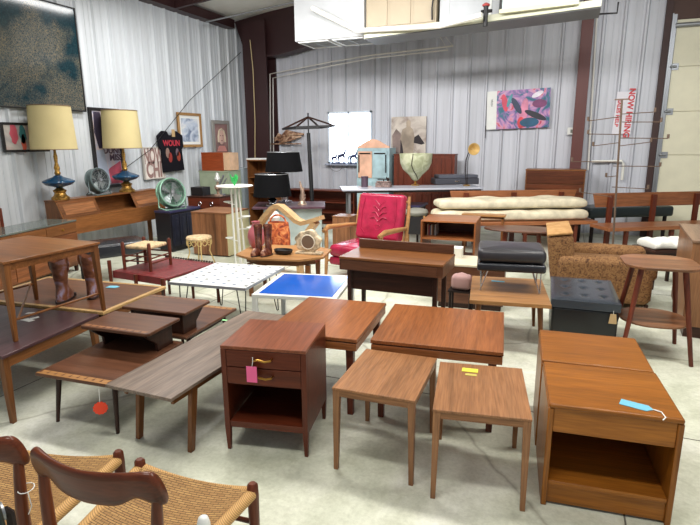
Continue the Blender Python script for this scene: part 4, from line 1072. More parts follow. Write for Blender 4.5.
# record stand, teak
zt2 = .64
(c, a, w_, d_) = fit(zt2, (421.4, 220), (475.4, 222.6), (484, 215.7), (431.7, 214))
rs = thing('record_stand', 'teak record stand with open shelf between the desk and mattress', 'shelf', c, a); x, y = w_/2, d_/2
MB().box(-x, x, -y, y, zt2-.02, zt2).build('top_panel', m_red('x'), rs, .003)
MB().box(-x, -x+.02, -y, y, .0, zt2-.0203).build('side_panel', m_red('z'), rs, .003); MB().box(x-.02, x, -y, y, 0, zt2-.0203).build('side_panel', m_red('z'), rs, .003)
MB().box(-x+.0205, x-.0205, -y+.01, y-.01, .40, .42).build('shelf', m_red('x'), rs)
MB().box(-x+.0205, x-.0205, -y+.01, y-.01, .12, .14).build('shelf', m_red('x'), rs)
MB().box(-x+.0205, x-.0205, y-.0095, y, .42, zt2-.0203).build('back_panel', m_mahog('x'), rs)
for k in range(7):
    tag(MB().box(0, .012, -.1, .1, 0, .14-.01*(k % 3)).build('paperback', plain('book%d' % k, [(200, 180, 160), (180, 70, 60), (90, 110, 140), (210, 200, 180), (140, 90, 60), (60, 70, 60), (190, 190, 190)][k], .7), loc=tuple(M2W(Vector(c+(0,)) if len(c) == 2 else c, a, -x+.05+k*.016, 0, .4205))), 'thin paperback leaning on the record stand shelf', 'book', 'paperbacks on the record stand shelf')
q = W(460, 251, 6.1)
# low cream-topped cabinet and white box on it
zc = .44
q1, q2 = at(455, 264, zc), at(478, 264, zc)
cbn = thing('low_cabinet', 'low dark cabinet with cream top behind the writing desk', 'cabinet', ((q1.x+q2.x)/2+.05, q1.y+.22), R_(4))
MB().box(-.34, .30, -.22, .22, .05, zc-.0205).build('body', m_walnut('x'), cbn, .003)
MB().box(-.345, .305, -.225, .225, zc-.02, zc).build('top_panel', plain('cream_top', (214, 202, 176), .4), cbn, .003)
MB().box(-.32, .28, -.21, .20, 0, .0495).build('plinth', m_dark('x'), cbn)
q = at(461, 252, zc)
tag(MB().box(-.09, .09, -.07, .07, 0, .10).build('box', plain('white_card', (222, 220, 208), .7), loc=(q.x-.03, min(q.y-.02, q1.y+.33), zc+.0005), rz=.05), 'small white cardboard box on the low cream-topped cabinet', 'box')
# dusty pink bag under the desk edge
q = at(461, 283, .25)
q = W(461, 280, 4.62)
pb = MB(); pb.cushion(-.09, .09, -.06, .06, 0, .14, .04, .02); pbo = pb.build('pouch', plain('dusty_pink', (176, 138, 134), .7), loc=(q.x, 4.66, .285)); 
tag(pbo, 'small dusty pink pouch on a little black stand behind the desk', 'bag')
ps = thing('small_stand', 'little black metal stand behind the desk', 'stand', (q.x, 4.66, 0))
MB().box(-.11, .11, -.08, .08, .27, .2845).build('top', IRON, ps)
for sx in (-1, 1):
    for sy in (-1, 1): MB().tube([(sx*.09, sy*.06, 0), (sx*.09, sy*.06, .2695)], .012, 6).build('leg', IRON, ps)

# --- long slatted benches, mattress
def long_bench(label, pL, pR, zs, cush=None, wdth=.5):
    """pL, pR pixels of the ends of the back plank's top edge at height .86"""
    zb = .86; A_, B_ = at(*pL, zb), at(*pR, zb); wq = (B_-A_).length; a = math.atan2(B_.y-A_.y, B_.x-A_.x)
    t = thing('wooden_bench', label, 'bench', ((A_.x+B_.x)/2, (A_.y+B_.y)/2), a, 'long wooden benches')
    x = wq/2
    mb = MB(); mb.prof_y([(-x, zb), (-x+.05, zb-.20), (x-.05, zb-.20), (x, zb)], 0, .03); mb.build('back_plank', wood('bench_wood', (168, 108, 70), 'x', .35, .14), t, .005)
    MB().box(-x-.05, x+.05, -wdth, -.045, zs-.05, zs).build('seat', wood('bench_wood', (168, 108, 70), 'x', .35, .14), t, .006)
    for k in range(3):
        xx = -x+.25+k*(2*x-.5)/2
        MB().box(xx-.035, xx+.035, -.0395, -.0005, .0, zb-.03).build('post', m_mahog('z'), t)
        MB().bar((xx, -wdth+.06, 0), (xx, -wdth+.06, zs-.0505), .04, .05).build('leg', m_mahog('z'), t)
    return t, (A_+B_)/2, a, x
rb1, cR, aR, xR = long_bench('long wooden bench right of the steel column with bare seat', (594, 193.5), (712, 191), .44)
rb2, cL, aL, xL = long_bench('long wooden bench behind the cream mattress', (450, 191), (577, 189.5), .46, wdth=.62)
# cream mattress, folded and lying on the bench
def soft_slab(name, label, cat, loc, rz, L1, D1, T, mat, fold=0, seed=1, z=0):
    rn = random.Random(seed); mb = MB(); nx, ny = 26, 8; g = {}
    ph = [rn.random()*6 for _ in range(6)]
    for lay in (0, 1):
        for i in range(nx+1):
            for j in range(ny+1):
                u, v = i/nx*2-1, j/ny*2-1
                e = (1-abs(u)**40)*(1-abs(v)**10)
                hgt = T*(.80+.20*e) if lay else T*.12*(1-e)
                wav = .012*sin(7*u+ph[0])*cos(3*v+ph[1])+.008*sin(15*u+ph[2]+2*v)
                bend = 0
                g[lay, i, j] = mb._v((u*L1/2, v*D1/2*(1-.05*abs(u)**6)+.012*sin(5*u+ph[3]), max(0.0, hgt+(wav if lay else 0)+bend*lay)))
    for i in range(nx):
        for j in range(ny):
            mb.b.faces.new((g[1, i, j], g[1, i+1, j], g[1, i+1, j+1], g[1, i, j+1])); mb.b.faces.new((g[0, i, j+1], g[0, i+1, j+1], g[0, i+1, j], g[0, i, j]))
    for i in range(nx):
        for j_, s in ((0, 1), (ny, -1)): mb.b.faces.new((g[0, i, j_], g[0, i+1, j_], g[1, i+1, j_], g[1, i, j_])[::s])
    for j in range(ny):
        for i_, s in ((0, -1), (nx, 1)): mb.b.faces.new((g[0, i_, j], g[0, i_, j+1], g[1, i_, j+1], g[1, i_, j])[::s])
    o = mb.build(name, mat, loc=loc, rz=rz); sd = o.modifiers.new('subdivision', 'SUBSURF'); sd.levels = 1; sd.render_levels = 2
    return tag(o, label, cat)
MATC = plain('cream_ticking', (216, 205, 178), .85, bump=.3, bscale=8, var=.08)
m1, m2 = at(426, 207, .62), at(577, 207, .62)
soft_slab('mattress', 'long folded cream mattress lying on the wooden bench', 'mattress', (cL.x-.03, cL.y-.36, .4605), aL, (m2-m1).length, .50, .155, MATC, 1, 3)
soft_slab('mattress', 'upper layer of cream mattress folded on top of the other', 'mattress', (cL.x-.03, cL.y-.34, .636), aL, (m2-m1).length*.97, .47, .145, MATC, 1, 5)
sp_ = at(664, 247, .44)
soft_slab('seat_pad', 'small white tufted seat pad behind the octagonal table', 'cushion', (sp_.x, sp_.y, .4405), aR, .46, .34, .09, plain('white_pad', (220, 218, 208), .85, bump=.5, bscale=10), 0, 8)
# black padded bench behind the right bench
pst = table('low_stool', 'low dark stool under the white tufted pad', 'stool', (sp_.x, sp_.y), aR, .5, .38, .44, m_dark('x'), m_dark('x'), .03, .04, .03, (.03, .035))
q1, q2 = W(583, 207, 8.9), W(690, 207, 8.9)
bb = thing('padded_bench', 'black vinyl padded bench behind the right-hand wooden bench', 'bench', ((q1.x+q2.x)/2-.12, 9.33), aR)
MB().cushion(-(q2.x-q1.x)/2, (q2.x-q1.x)/2, -.25, .25, q1.z-.16, q1.z, .04, .0).build('cushion', plain('black_green_vinyl', (34, 44, 46), .35), bb)
for s in (-1, 1):
    for sy in (-1, 1): MB().box(s*((q2.x-q1.x)/2-.1)-.02, s*((q2.x-q1.x)/2-.1)+.02, sy*.18-.02, sy*.18+.02, 0, q1.z-.1605).build('leg', IRON, bb)
# round walnut table with slab legs and plank behind the footstool
q1, q2 = at(489, 226, .52), at(562, 226, .52)
rt2 = thing('oval_table', 'low oval walnut table in front of the cream mattress', 'table', ((q1.x+q2.x)/2-.02, q1.y-.05), R_(3))
wq = (q2-q1).length/2
MB().lathe([(1, 0), (1.02, .012), (1, .024)], (0, 0, .496), 36, wq, .24).build('table_top', m_walnut('x'), rt2)
for s in (-1, 1):
    for sy in (-1, 1): MB().tube([(s*wq*.5, sy*.14, 0), (s*wq*.42, sy*.1, .4955)], [.02, .03], 8).build('leg', m_cherry('z'), rt2)
q = W(484, 214, 7.32)
sb = table('small_table', 'small pale wooden table before the left end of the mattress', 'table', (q.x, 7.32), R_(0), .58, .16, q.z, m_oak('x'), m_brown('x'), .025, .03, .02, (.025, .03))
# light wood boxy chair frame at mattress end
# --- patterned armchair
za = .50
GOLD = blobs('gold_tweed', [(.3, (66, 38, 18)), (.45, (114, 78, 44)), (.6, (142, 104, 64)), (.75, (92, 56, 30))], 26, 2.2, .9)
GOLD_LIT = blobs('gold_lit', [(.3, (160, 116, 66)), (.7, (190, 148, 96))], 12, 1, .9)  # paler cloth: light from above painted into the colour of the backrest top
n0, n1 = at(556, 256, za), at(640, 256, za)
pa = thing('armchair', 'gold and brown patterned low armchair facing right', 'armchair', (n0.x, n0.y), R_(3))
Lr = .92; Wd = .88
MB().cushion(.02, Lr-.05, .0, .18, .06, za, .07, .01).build('arm', GOLD, pa)
MB().cushion(.02, Lr, Wd-.18, Wd, .06, za, .07, .01).build('arm', GOLD, pa)
MB().cushion(.16, Lr+.02, .19, Wd-.19, .26, .42, .05, .02).build('seat_cushion', GOLD, pa)
MB().box(.1, Lr-.02, .185, Wd-.185, .06, .2595).build('seat_base', GOLD, pa, .01)
bk = MB(); bk.M = Matrix.Translation((.12, 0, .10)) @ Matrix.Rotation(R_(-8), 4, 'Y'); bk.cushion(-.13, .11, .05, Wd-.05, 0, .60, .05, .0); bk.build('backrest', GOLD, pa)
bk = MB(); bk.M = Matrix.Translation((.12, 0, .10)) @ Matrix.Rotation(R_(-8), 4, 'Y'); bk.cushion(-.128, .108, .052, Wd-.052, .602, .63, .012, .01); bk.build('lit_back_top', GOLD_LIT, pa)  # top of the backrest, coloured paler where light strikes it
for x_ in (.08, Lr-.08):
    for y_ in (.07, Wd-.07): MB().tube([(x_, y_, 0), (x_, y_, .0595)], [.015, .02], 8).build('leg', m_dark('z'), pa)
# --- cabinet at the right edge
zc = .82
q = at(681, 224, zc); qb = at(700, 228, zc)
rcb = thing('cabinet', 'tall warm brown cabinet cut off by the right edge', 'cabinet', (q.x+.45, q.y-.0), R_(-4))
MB().box(-.45, .45, -.95, 0, .10, zc-.0205).build('body', m_teak('z'), rcb, .003)
MB().box(-.46, .46, -.96, .01, zc-.02, zc).build('top_panel', wood('grey_teak', (150, 122, 100), 'y', .35), rcb, .003)
MB().box(-.43, .43, -.92, -.03, 0, .0995).build('plinth', m_dark('x'), rcb)

# --- tall metal display pole with hooked arms
Yp = 7.35
q0 = W(613, 252, Yp); qt = W(622, 100, Yp)
pr_ = thing('display_rack', 'tall thin metal display pole with many hooked arms', 'display rack', (q0.x, Yp, 0))
RUST = plain('rusty_rod', (112, 92, 78), .5, .5)
MB().tube([(0, 0, 0.01), (qt.x-q0.x+.0, 0, qt.z)], .012, 8).lathe([(.22, 0), (.22, .012), (.03, .03)]).build('pole', RUST, pr_)
MB().box(qt.x-q0.x-.08, qt.x-q0.x+.08, -.01, .01, qt.z, qt.z+.015).build('cap', RUST, pr_)
for (xa, ya, xb, yb) in ((588, 121, 622, 116.5), (622, 122, 661, 122), (622, 114, 655, 112), (588, 134, 621, 134.5), (619, 138, 668, 138.5), (593, 146, 620, 142.5), (619, 146, 651, 142), (572, 161.5, 619, 162), (613, 166, 660, 166.5), (606, 177, 616, 176), (612, 187, 648, 189), (580, 192, 612, 197)):
    A_, B_ = W(xa, ya, Yp), W(xb, yb, Yp)
    mb = MB(); mb.tube([(A_.x-q0.x, 0, A_.z), (B_.x-q0.x, 0, B_.z)], .0055, 6)
    e_ = A_ if abs(A_.x-q0.x-.05) > abs(B_.x-q0.x-.05) else B_
    mb.tube([(e_.x-q0.x, 0, e_.z), (e_.x-q0.x, 0, e_.z+.05)], .014, 6); mb.build('arm', RUST, pr_)

# --- coat stand with square top
Yc = 8.9
q0 = W(312, 205, Yc); qt = W(308, 113, Yc)
cs = thing('umbrella_frame', 'tall dark wooden pole with folded square umbrella frame on top', 'pole', (q0.x, Yc, 0))
tx = qt.x-q0.x
MB().tube([(.02, 0, .012), (tx*.3, 0, 1.0), (tx, 0, W(309, 133, Yc).z)], [.032, .042, .036], 8).tube([(tx, 0, W(309, 133, Yc).z+.0), (tx, 0, qt.z)], .014, 8).build('pole', BLACK, cs)
MB().box(-.22, .22, -.03, .03, 0, .03).box(-.03, .03, -.22, .22, .0305, .055).build('base', m_dark('x'), cs)
tz = W(308, 117, Yc).z; lz = W(308, 127.5, Yc).z
arm = (W(333, 127, Yc).x-W(281, 129, Yc).x)/2
fr_ = MB()
P4 = [(tx+arm, .0, lz+.02), (tx+.1, arm*.55, lz), (tx-arm, 0, lz-.02), (tx-.1, -arm*.55, lz)]
for k in range(4): fr_.bar(P4[k], P4[(k+1) % 4], .035, .035, .035, .035)
fr_.build('ring_frame', BLACK, cs)
for k in range(4): MB().bar((tx, 0, tz), P4[k], .022, .022, .03, .03).build('rib', m_dark('x'), cs)

# --- purple-topped cabinet, black lamps and silver base
zp = .70
(c, a, w_, d_) = fit(zp, (255, 207.5), (322, 206.8), (334, 201), (262, 202))
pc = thing('cabinet', 'pale grey-green cabinet with dark purple-brown top under the black lamps', 'cabinet', c, a); x, y = w_/2, d_/2
MB().box(-x, x, -y, y, zp-.03, zp).build('top_panel', wood('purple_brown', (92, 66, 78), 'x', .3, .12), pc, .004)
MB().box(-x+.15, x-.05, -y+.08, y-.03, .04, zp-.0305).build('body', plain('grey_green', (160, 172, 168), .45, var=.1), pc, .004)
MB().box(-x+.17, x-.07, -y+.10, y-.05, 0, .0395).build('plinth', BLACK, pc)
PCc = Vector((c[0], c[1], 0))
def drum_lamp(label, pxc, shade_t, shade_b, Y, z0, wt, wb, base='silver'):
    q = W(pxc, shade_b, Y); t = thing('table_lamp', label, 'lamp', (q.x, Y, z0), 0, 'black drum shade lamps')
    zb, ztp = q.z-z0, W(pxc, shade_t, Y).z-z0
    r1 = (W(pxc+wt, shade_t, Y).x-W(pxc-wt, shade_t, Y).x)/2; r2 = (W(pxc+wb, shade_b, Y).x-W(pxc-wb, shade_b, Y).x)/2
    o = MB().lathe([(r2, zb), (r1, ztp), (r1-.006, ztp), (r2-.006, zb)], (0, 0, 0), 36).build('lamp_shade', plain('black_shade', (12, 12, 14), .9, bump=.2, bscale=80), t)
    MB().tube([(r1*cos(k*2*pi/36), r1*sin(k*2*pi/36), ztp) for k in range(36)], .005, 6, True).build('shade_trim', STEEL, o)
    MB().lathe([(.11, 0), (.11, .02), (.05, .03), (.045, zb*.35), (.07, zb*.6), (.03, zb*.8), (.012, zb*.9), (.012, zb+.04), (.0, zb+.045)], (0, 0, 0), 24).build('base', CHROME, t)
    MB().tube([(0, 0, zb+.04), (0, 0, ztp-.01)], .006, 6).tube([(-r1+.006, 0, ztp-.01), (r1-.006, 0, ztp-.01)], .003, 6).build('harp', CHROME, t)
    return t
drum_lamp('black drum shade table lamp standing in front with silver base', 272.5, 174, 196, c[1]-.22, zp+.0005, 14.5, 16.5)
drum_lamp('black drum shade table lamp behind, its shade higher', 284, 152, 171.5, c[1]+.24, zp+.0005, 14, 16.5)
q = W(302, 196, c[1]+.02)
sv = thing('figurine', 'silver and brown branching sculpture beside the black lamps', 'sculpture', (q.x, c[1]+.02, zp+.0005))
SIL = plain('mottled_silver', (150, 128, 112), .35, .5, bump=1, bscale=20, var=.4)
mb = MB().lathe([(.07, 0), (.06, .03), (.03, .06)], (0, 0, 0), 14)
for k, (dx, dz) in enumerate(((-.03, .34), (.03, .25), (.0, .2), (.05, .15))): mb.tube([(0, 0, .05), (dx*.3+.02*(-1)**k, .01*k, dz*.5), (dx, 0, dz)], [.035, .03, .012], 8)
mb.build('figure', SIL, sv)
# glass globe under the table edge: hangs off nothing, so on a white pedestal lamp
q = W(276, 217, c[1]-.30)
gl = thing('globe_lamp', 'white glass globe lamp behind the bentwood frame', 'lamp', (W(275, 217, 6.35).x-.0, 6.33, 0))
q = W(275, 217, 6.33)
MB().lathe([(.02, -.085), (.06, -.065), (.085, 0), (.06, .065), (.02, .085)], (0, 0, q.z), 20).build('globe', plain('opal_glass', (235, 232, 226), .15), gl)
MB().tube([(0, 0, .01), (0, 0, q.z-.085)], .012, 8).lathe([(.1, 0), (.1, .015)]).build('stem', STEEL, gl)
# wood speaker cabinet left of the red chair
q1, q2 = W(335, 216, 7.15), W(350, 216, 7.15)
spk = thing('speaker_cabinet', 'upright light walnut cabinet left of the crimson armchair', 'cabinet', ((q1.x+q2.x)/2, 7.15), R_(-4))
MB().box(-(q2.x-q1.x)/2-.05, (q2.x-q1.x)/2, 0, .3, 0, q1.z-.0205).build('body', wood('pale_walnut', (150, 104, 72), 'z'), spk, .004)
MB().box(-(q2.x-q1.x)/2-.055, (q2.x-q1.x)/2+.005, -.005, .305, q1.z-.02, q1.z).build('top_panel', wood('pale_walnut', (150, 104, 72), 'z'), spk, .003)

# --- driftwood on the back wall
q = W(286, 138, BW-.15)
dw = MB(); rn = random.Random(4)
for k in range(9):
    x0_, x1_ = rn.uniform(-.38, -.05), rn.uniform(.05, .42); zA, zB = rn.uniform(-.12, .02), rn.uniform(-.06, .10)
    dw.tube([(x0_, 0, zA), ((x0_+x1_)/2+rn.uniform(-.1, .1), rn.uniform(-.04, .02), (zA+zB)/2+rn.uniform(.02, .12)), (x1_, 0, zB)], [.02, .045, .016], 8)
dw.tube([(-.40, 0, -.12), (.32, 0, -.12)], .014, 8)
tag(dw.build('driftwood_sculpture', blobs('driftwood_brown', [(.35, (90, 58, 44)), (.5, (160, 120, 92)), (.65, (205, 176, 150))], 10, 1, .6), loc=(q.x, BW-.10, q.z)), 'twisted brown driftwood sculpture hung on the back wall', 'sculpture')

# ================================================================== LEFT WALL AND CORNER
# --- headboard
zhT = .88
HX = LW+.27
p0, p1 = L(44.5, 202.4, HX+.0), L(149.5, 191, HX+.0)
y0_, y1_ = p0.y, p1.y
hb_ = thing('bookcase_headboard', 'wide brown bookcase headboard with slanted doors along the left wall', 'headboard', (HX, (y0_+y1_)/2, 0), pi/2)
# local x runs along +y world, local -y runs into the room
x = (y1_-y0_)/2; HBW = m_brown('x')
MB().box(-x-.01, x+.01, -.20, -.0, zhT-.02, zhT).build('top_panel', HBW, hb_, .002)
side = [(0, .42), (0, zhT-.0205), (-.20, zhT-.0205), (-.30, .645), (-.30, .42)]
for s in (-1, 1):
    xa, xb = sorted((s*x, s*(x-.02)))
    MB().prof_x(side, xa, xb).build('side_panel', m_brown('z'), hb_, .002)
MB().box(-x+.0205, x-.0205, -.015, 0, .42, zhT-.0205).build('back_panel', HBW, hb_)
MB().box(-x+.0205, x-.0205, -.30, -.0155, .625, .645).build('shelf', HBW, hb_)
MB().box(-x+.0205, x-.0205, -.30, -.28, .42, .6245).build('front_rail', HBW, hb_, .002)
for s in (-1, 1):
    xa, xb = sorted((s*(x-.022), s*(x-.62)))
    mb = MB(); mb.hexa([(xa, -.300, .646), (xb, -.300, .646), (xb, -.285, .646), (xa, -.285, .646)], [(xa, -.202, zhT-.021), (xb, -.202, zhT-.021), (xb, -.187, zhT-.021), (xa, -.187, zhT-.021)])
    d = mb.build('door', wood('headboard_door', (126, 80, 46), 'x'), hb_, .002)
    mb = MB(); i_ = .05
    f_ = lambda xx, t, o: (xx, -.300+.098*t-.004+o, .646+(zhT-.667)*t)
    mb.hexa([f_(xa+i_, .2, 0), f_(xb-i_, .2, 0), f_(xb-i_, .2, .003), f_(xa+i_, .2, .003)], [f_(xa+i_, .82, 0), f_(xb-i_, .82, 0), f_(xb-i_, .82, .003), f_(xa+i_, .82, .003)])
    mb.build('panel', wood('cane_panel', (164, 110, 70), 'x'), d, .003)
    MB().box(s*(x-.10)-.03, s*(x-.10)+.03, -.05, -.016, 0, .4195).build('leg', m_brown('z'), hb_)
    if s > 0: MB().box(x-.06, x-.005, -.29, -.24, 0, .4195).build('leg', m_brown('z'), hb_)
# --- blue ceramic lamps
def blue_lamp(label):
    t = thing('table_lamp', label, 'lamp', (0, 0, 0), 0, 'pair of blue ceramic table lamps')
    GB = plain('antique_gold', (170, 130, 66), .35, .85, bump=.6, bscale=50, var=.25)
    MB().lathe([(.085, 0), (.085, .02), (.06, .04), (.05, .065), (.065, .09), (.04, .105), (.03, .115)], (0, 0, 0), 24).build('base', GB, t)
    MB().lathe([(.03, .1155), (.05, .125), (.12, .145), (.148, .172), (.145, .185), (.10, .205), (.05, .222), (.035, .235), (.02, .24)], (0, 0, 0), 36).build('body', plain('peacock_ceramic', (24, 70, 104), .12), t)
    MB().lathe([(.022, .2405), (.03, .26), (.022, .28), (.028, .31), (.014, .36), (.02, .42), (.012, .46), (.012, .55)], (0, 0, 0), 18).build('neck', GB, t)
    sb_, st_ = .49, .90
    o = MB().lathe([(.208, sb_), (.188, st_), (.183, st_), (.203, sb_)], (0, 0, 0), 40).build('lamp_shade', shade_mat(), t)
    MB().tube([(.188*cos(k*2*pi/40), .188*sin(k*2*pi/40), st_) for k in range(40)], .005, 6, True).build('shade_trim', plain('shade_trim', (120, 96, 70), .6), o); MB().tube([(.208*cos(k*2*pi/40), .208*sin(k*2*pi/40), sb_) for k in range(40)], .004, 6, True).build('shade_trim', plain('shade_trim', (120, 96, 70), .6), o)
    MB().tube([(0, 0, .55), (0, 0, st_-.01)], .005, 6).tube([(-.183, 0, st_-.012), (.183, 0, st_-.012)], .003, 6).build('harp', BRASS, t)
    return t
def shade_mat():
    if 'shade_cream' in MATS: return MATS['shade_cream']
    m_ = plain('shade_cream', (204, 188, 140), .85)
    return m_
l1 = blue_lamp('blue ceramic lamp with cream drum shade at the near end of the headboard')
q = L(61, 200, HX+.1); l1.location = (HX+.10, q.y, zhT+.0005); l1.scale = (1.33, 1.33, 1.33)
q = L(127, 189.5, HX+.1); dup(l1, (HX+.10, q.y, zhT+.0005), 0, 'blue ceramic lamp with cream drum shade at the far end of the headboard')
# --- fans
def fan(label, q, R, rz, tilt, col, z0, stand=True):
    t = thing('fan', label, 'fan', (q.x, q.y, z0), rz)
    m_ = plain('fan_%d' % col[1], col, .4, .3); cz = R+.04
    T = Matrix.Translation((0, 0, cz)) @ Matrix.Rotation(R_(90-tilt), 4, 'X')
    mb = MB(); mb.M = T; mb.tube([(R*cos(2*pi*k/36), R*sin(2*pi*k/36), -.05) for k in range(36)], R*.07, 8, True).tube([(R*cos(2*pi*k/36), R*sin(2*pi*k/36), .05) for k in range(36)], R*.07, 8, True)
    mb.lathe([(R, -.05), (R*1.02, 0), (R, .05), (R*.96, .05), (R*.97, 0), (R*.96, -.05)], (0, 0, 0), 36); mb.build('housing', m_, t)
    mb = MB(); mb.M = T
    for r_ in (.3, .5, .7, .88): mb.tube([(R*r_*cos(2*pi*k/30), R*r_*sin(2*pi*k/30), .055) for k in range(30)], .003, 5, True)
    for k in range(12): mb.tube([(R*.15*cos(k*pi/6), R*.15*sin(k*pi/6), .057), (R*.98*cos(k*pi/6), R*.98*sin(k*pi/6), .053)], .003, 5)
    mb.lathe([(R*.17, .05), (R*.15, .065), (.01, .068)], (0, 0, 0), 20); mb.build('grille', STEEL, t)
    mb = MB(); mb.M = T
    for k in range(4):
        c_, s_ = cos(k*pi/2+.5), sin(k*pi/2+.5); c2_, s2_ = cos(k*pi/2+1.25), sin(k*pi/2+1.25)
        mb.hexa([(R*.1*c_, R*.1*s_, -.02), (R*.85*c_, R*.85*s_, -.03), (R*.8*c2_, R*.8*s2_, .015), (R*.1*c2_, R*.1*s2_, .0)], [(R*.1*c_, R*.1*s_, -.015), (R*.85*c_, R*.85*s_, -.025), (R*.8*c2_, R*.8*s2_, .02), (R*.1*c2_, R*.1*s2_, .005)])
    mb.build('blades', plain('fan_blade', (150, 160, 158), .35, .4), t)
    MB().tube([(-R*1.05, 0, cz), (-R*1.12, -.02, .05), (-R*.8, -.09, .008), (R*.8, -.09, .008), (R*1.12, -.02, .05), (R*1.05, 0, cz)], .009, 8).tube([(-R*.8, .10, .008), (-R*1.02, .0, .06)], .008, 6).tube([(R*.8, .10, .008), (R*1.02, .0, .06)], .008, 6).tube([(-R*.8, .10, .008), (R*.8, .10, .008)], .008, 6).build('stand', m_, t)
    return t
q = L(99, 193, HX+.1)
fan('small grey metal fan on the headboard between the lamps', Vector((HX+.1, q.y, 0)), .165, R_(92), 12, (92, 106, 106), zhT+.001)
# --- dresser beside the headboard, left
A_, B_ = Vector((-5.45, 4.33, 0)), at(7, 235, .66)
a = math.atan2(B_.y-A_.y, B_.x-A_.x)+pi
B2 = at(7, 234, .66); A2 = at(76, 219.5, .66)
a = math.atan2(A2.y-B2.y, A2.x-B2.x); wq = (A2-B2).length+.5
c = A2 - Vector((cos(a), sin(a), 0))*wq/2 + Vector((-sin(a), cos(a), 0))*.22
dl = thing('dresser', 'low brown dresser at the far left in front of the headboard', 'dresser', (c.x, c.y), a); x = wq/2
MB().box(-x+.004, x-.004, -.215, .22, .08, .6395).build('body', m_brown('x'), dl, .002)
MB().box(-x, x, -.225, .225, .64, .66).build('top_panel', plain('glass_topped', (96, 104, 98), .04), dl, .002)
for i in range(3):
    cw = (2*x-.04)/3; xa = -x+.02+i*cw+.005
    d = MB().box(xa, xa+cw-.01, -.228, -.2155, .51, .63).build('drawer', m_brown('x'), dl, .002)
    MB().lathe([(.008, 0), (.016, .012), (.012, .02)], (0, 0, 0), 10).build('knob', BRASS, d, rot=(R_(90), 0, 0), loc=(xa+cw/2, -.2282, .57))
    MB().box(xa, xa+cw-.01, -.228, -.2155, .10, .50).build('door', wood('brown_face', (150, 94, 58), 'x'), dl, .002)
for s in (-1, 1):
    for yy in (-.18, .18): MB().bar((s*(x-.05), yy, 0), (s*(x-.05), yy, .0795), .03, .04).build('leg', m_dark('z'), dl)
# framed mirror piece at the left edge
q = L(0, 215, LW+.3)
mf = thing('picture_frame', 'brown wooden frame leaning at the far left edge', 'frame', (LW+.25, L(1.5, 215, LW+.25).y, 0), pi/2)
ztf = L(1, 208, LW+.25).z
f_ = MB().box(-.03, .0, -.02, .01, .3, ztf).box(-.6, -.0305, -.02, .01, ztf-.03, ztf).box(-.6, -.57, -.02, .01, .3, ztf-.0305).box(-.5695, -.0305, -.02, .01, .3, .33)
f_.build('frame', m_cherry('z'), mf); MB().box(-.5695, -.0305, -.01, .005, .3305, ztf-.0305).build('panel', wood('peach_wood', (196, 140, 112), 'z'), mf)
for xx in (-.59, -.02): MB().box(xx-.008, xx+.012, -.015, .005, 0, .2995).build('leg', m_cherry('z'), mf)
# black vinyl bench-chair below the headboard
q = at(116, 240, .46)
bq = thing('vinyl_stool', 'wide black vinyl stool with dark legs under the headboard', 'stool', (q.x-.0, q.y-.05), R_(62))
MB().cushion(-.36, .36, -.24, .24, .30, .46, .035, .01).build('seat', BLACKV, bq)
for s in (-1, 1): MB().tube([(s*.33, -.2, .30), (s*.33, -.2, .015), (s*.33, .2, .015), (s*.33, .2, .30)], .016, 8).build('sled_leg', BLACK, bq)
# dark trunk cabinet with vertical panels
zt3 = .62
(c, a, w_, d_) = fit(zt3, (161, 211), (199, 206), w=1.0, d=.42)
A_, B_ = at(170, 211.5, zt3), at(200, 206.5, zt3); a = math.atan2(B_.y-A_.y, B_.x-A_.x); w_ = (B_-A_).length
c = (A_+B_)/2 + Vector((-sin(a), cos(a), 0))*.15
tk_ = thing('sideboard', 'black sideboard with navy vertical panels carrying a green fan', 'sideboard', (c.x, c.y), a); x = w_/2
BN = plain('black_navy', (32, 34, 48), .3, var=.2)
MB().box(-x, x, -.14, .15, .05, zt3-.0305).build('body', plain('black_lacquer', (26, 24, 30), .35), tk_, .003)
MB().box(-x-.01, x+.01, -.155, .155, zt3-.03, zt3).build('top_panel', plain('navy_top', (48, 46, 78), .35), tk_, .004)
for i in range(4):
    cw = (2*x-.04)/4; xa = -x+.02+i*cw
    d = MB().box(xa+.01, xa+cw-.01, -.154, -.1405, .09, zt3-.06).build('door', BN, tk_, .003)
    MB().box(xa+.05, xa+cw-.05, -.164, -.1545, .14, zt3-.11).build('panel', BN, d, .006)
MB().box(-x+.03, x-.03, -.12, .13, 0, .0495).build('plinth', BLACK, tk_)
q = at(172, 210, zt3)
gf = fan('pale green metal floor fan on the black sideboard', Vector((c.x-.12*cos(a), c.y-.12*sin(a), 0)), .21, R_(74), 14, (120, 158, 136), zt3+.001)
# brown case with two ring pulls, black box, on a small stand behind the sideboard
Yd = 7.15
q1, q2 = W(193, 196, Yd), W(218, 196, Yd)
b3 = thing('drawer_case', 'dark brown case with two ring pulls in the far left corner', 'cabinet', ((q1.x+q2.x)/2, Yd, 0), R_(4)); x = (q2.x-q1.x)/2
hz = q1.z
MB().box(-x-.05, x, 0, .4, 0, hz-.2).build('body', BLACK, b3, .003)
MB().box(-x-.08, x+.02, -.02, .42, hz-.1995, hz-.0205).build('drawer_box', m_cherry('x'), b3, .003)
MB().box(-x-.09, x+.03, -.03, .43, hz-.02, hz).build('top_panel', m_dark('x'), b3, .003)
for xx in (-x*.4, x*.5):
    mb = MB(); mb.tube([(xx+.03*cos(k*pi/8), -.032, hz-.12+.03*sin(k*pi/8)) for k in range(16)], .006, 6, True); mb.build('ring_pull', CHROME, b3)
qb_ = W(188, 196, Yd)
tag(MB().box(-.13, .12, .0, .2, 0, .14).build('black_box', BLACK, bevel=.004, loc=(q1.x+.05, Yd+.05, hz+.0005)), 'plain black box standing on the dark case behind the fan', 'box')
q = W(194, 190, Yd+.1)
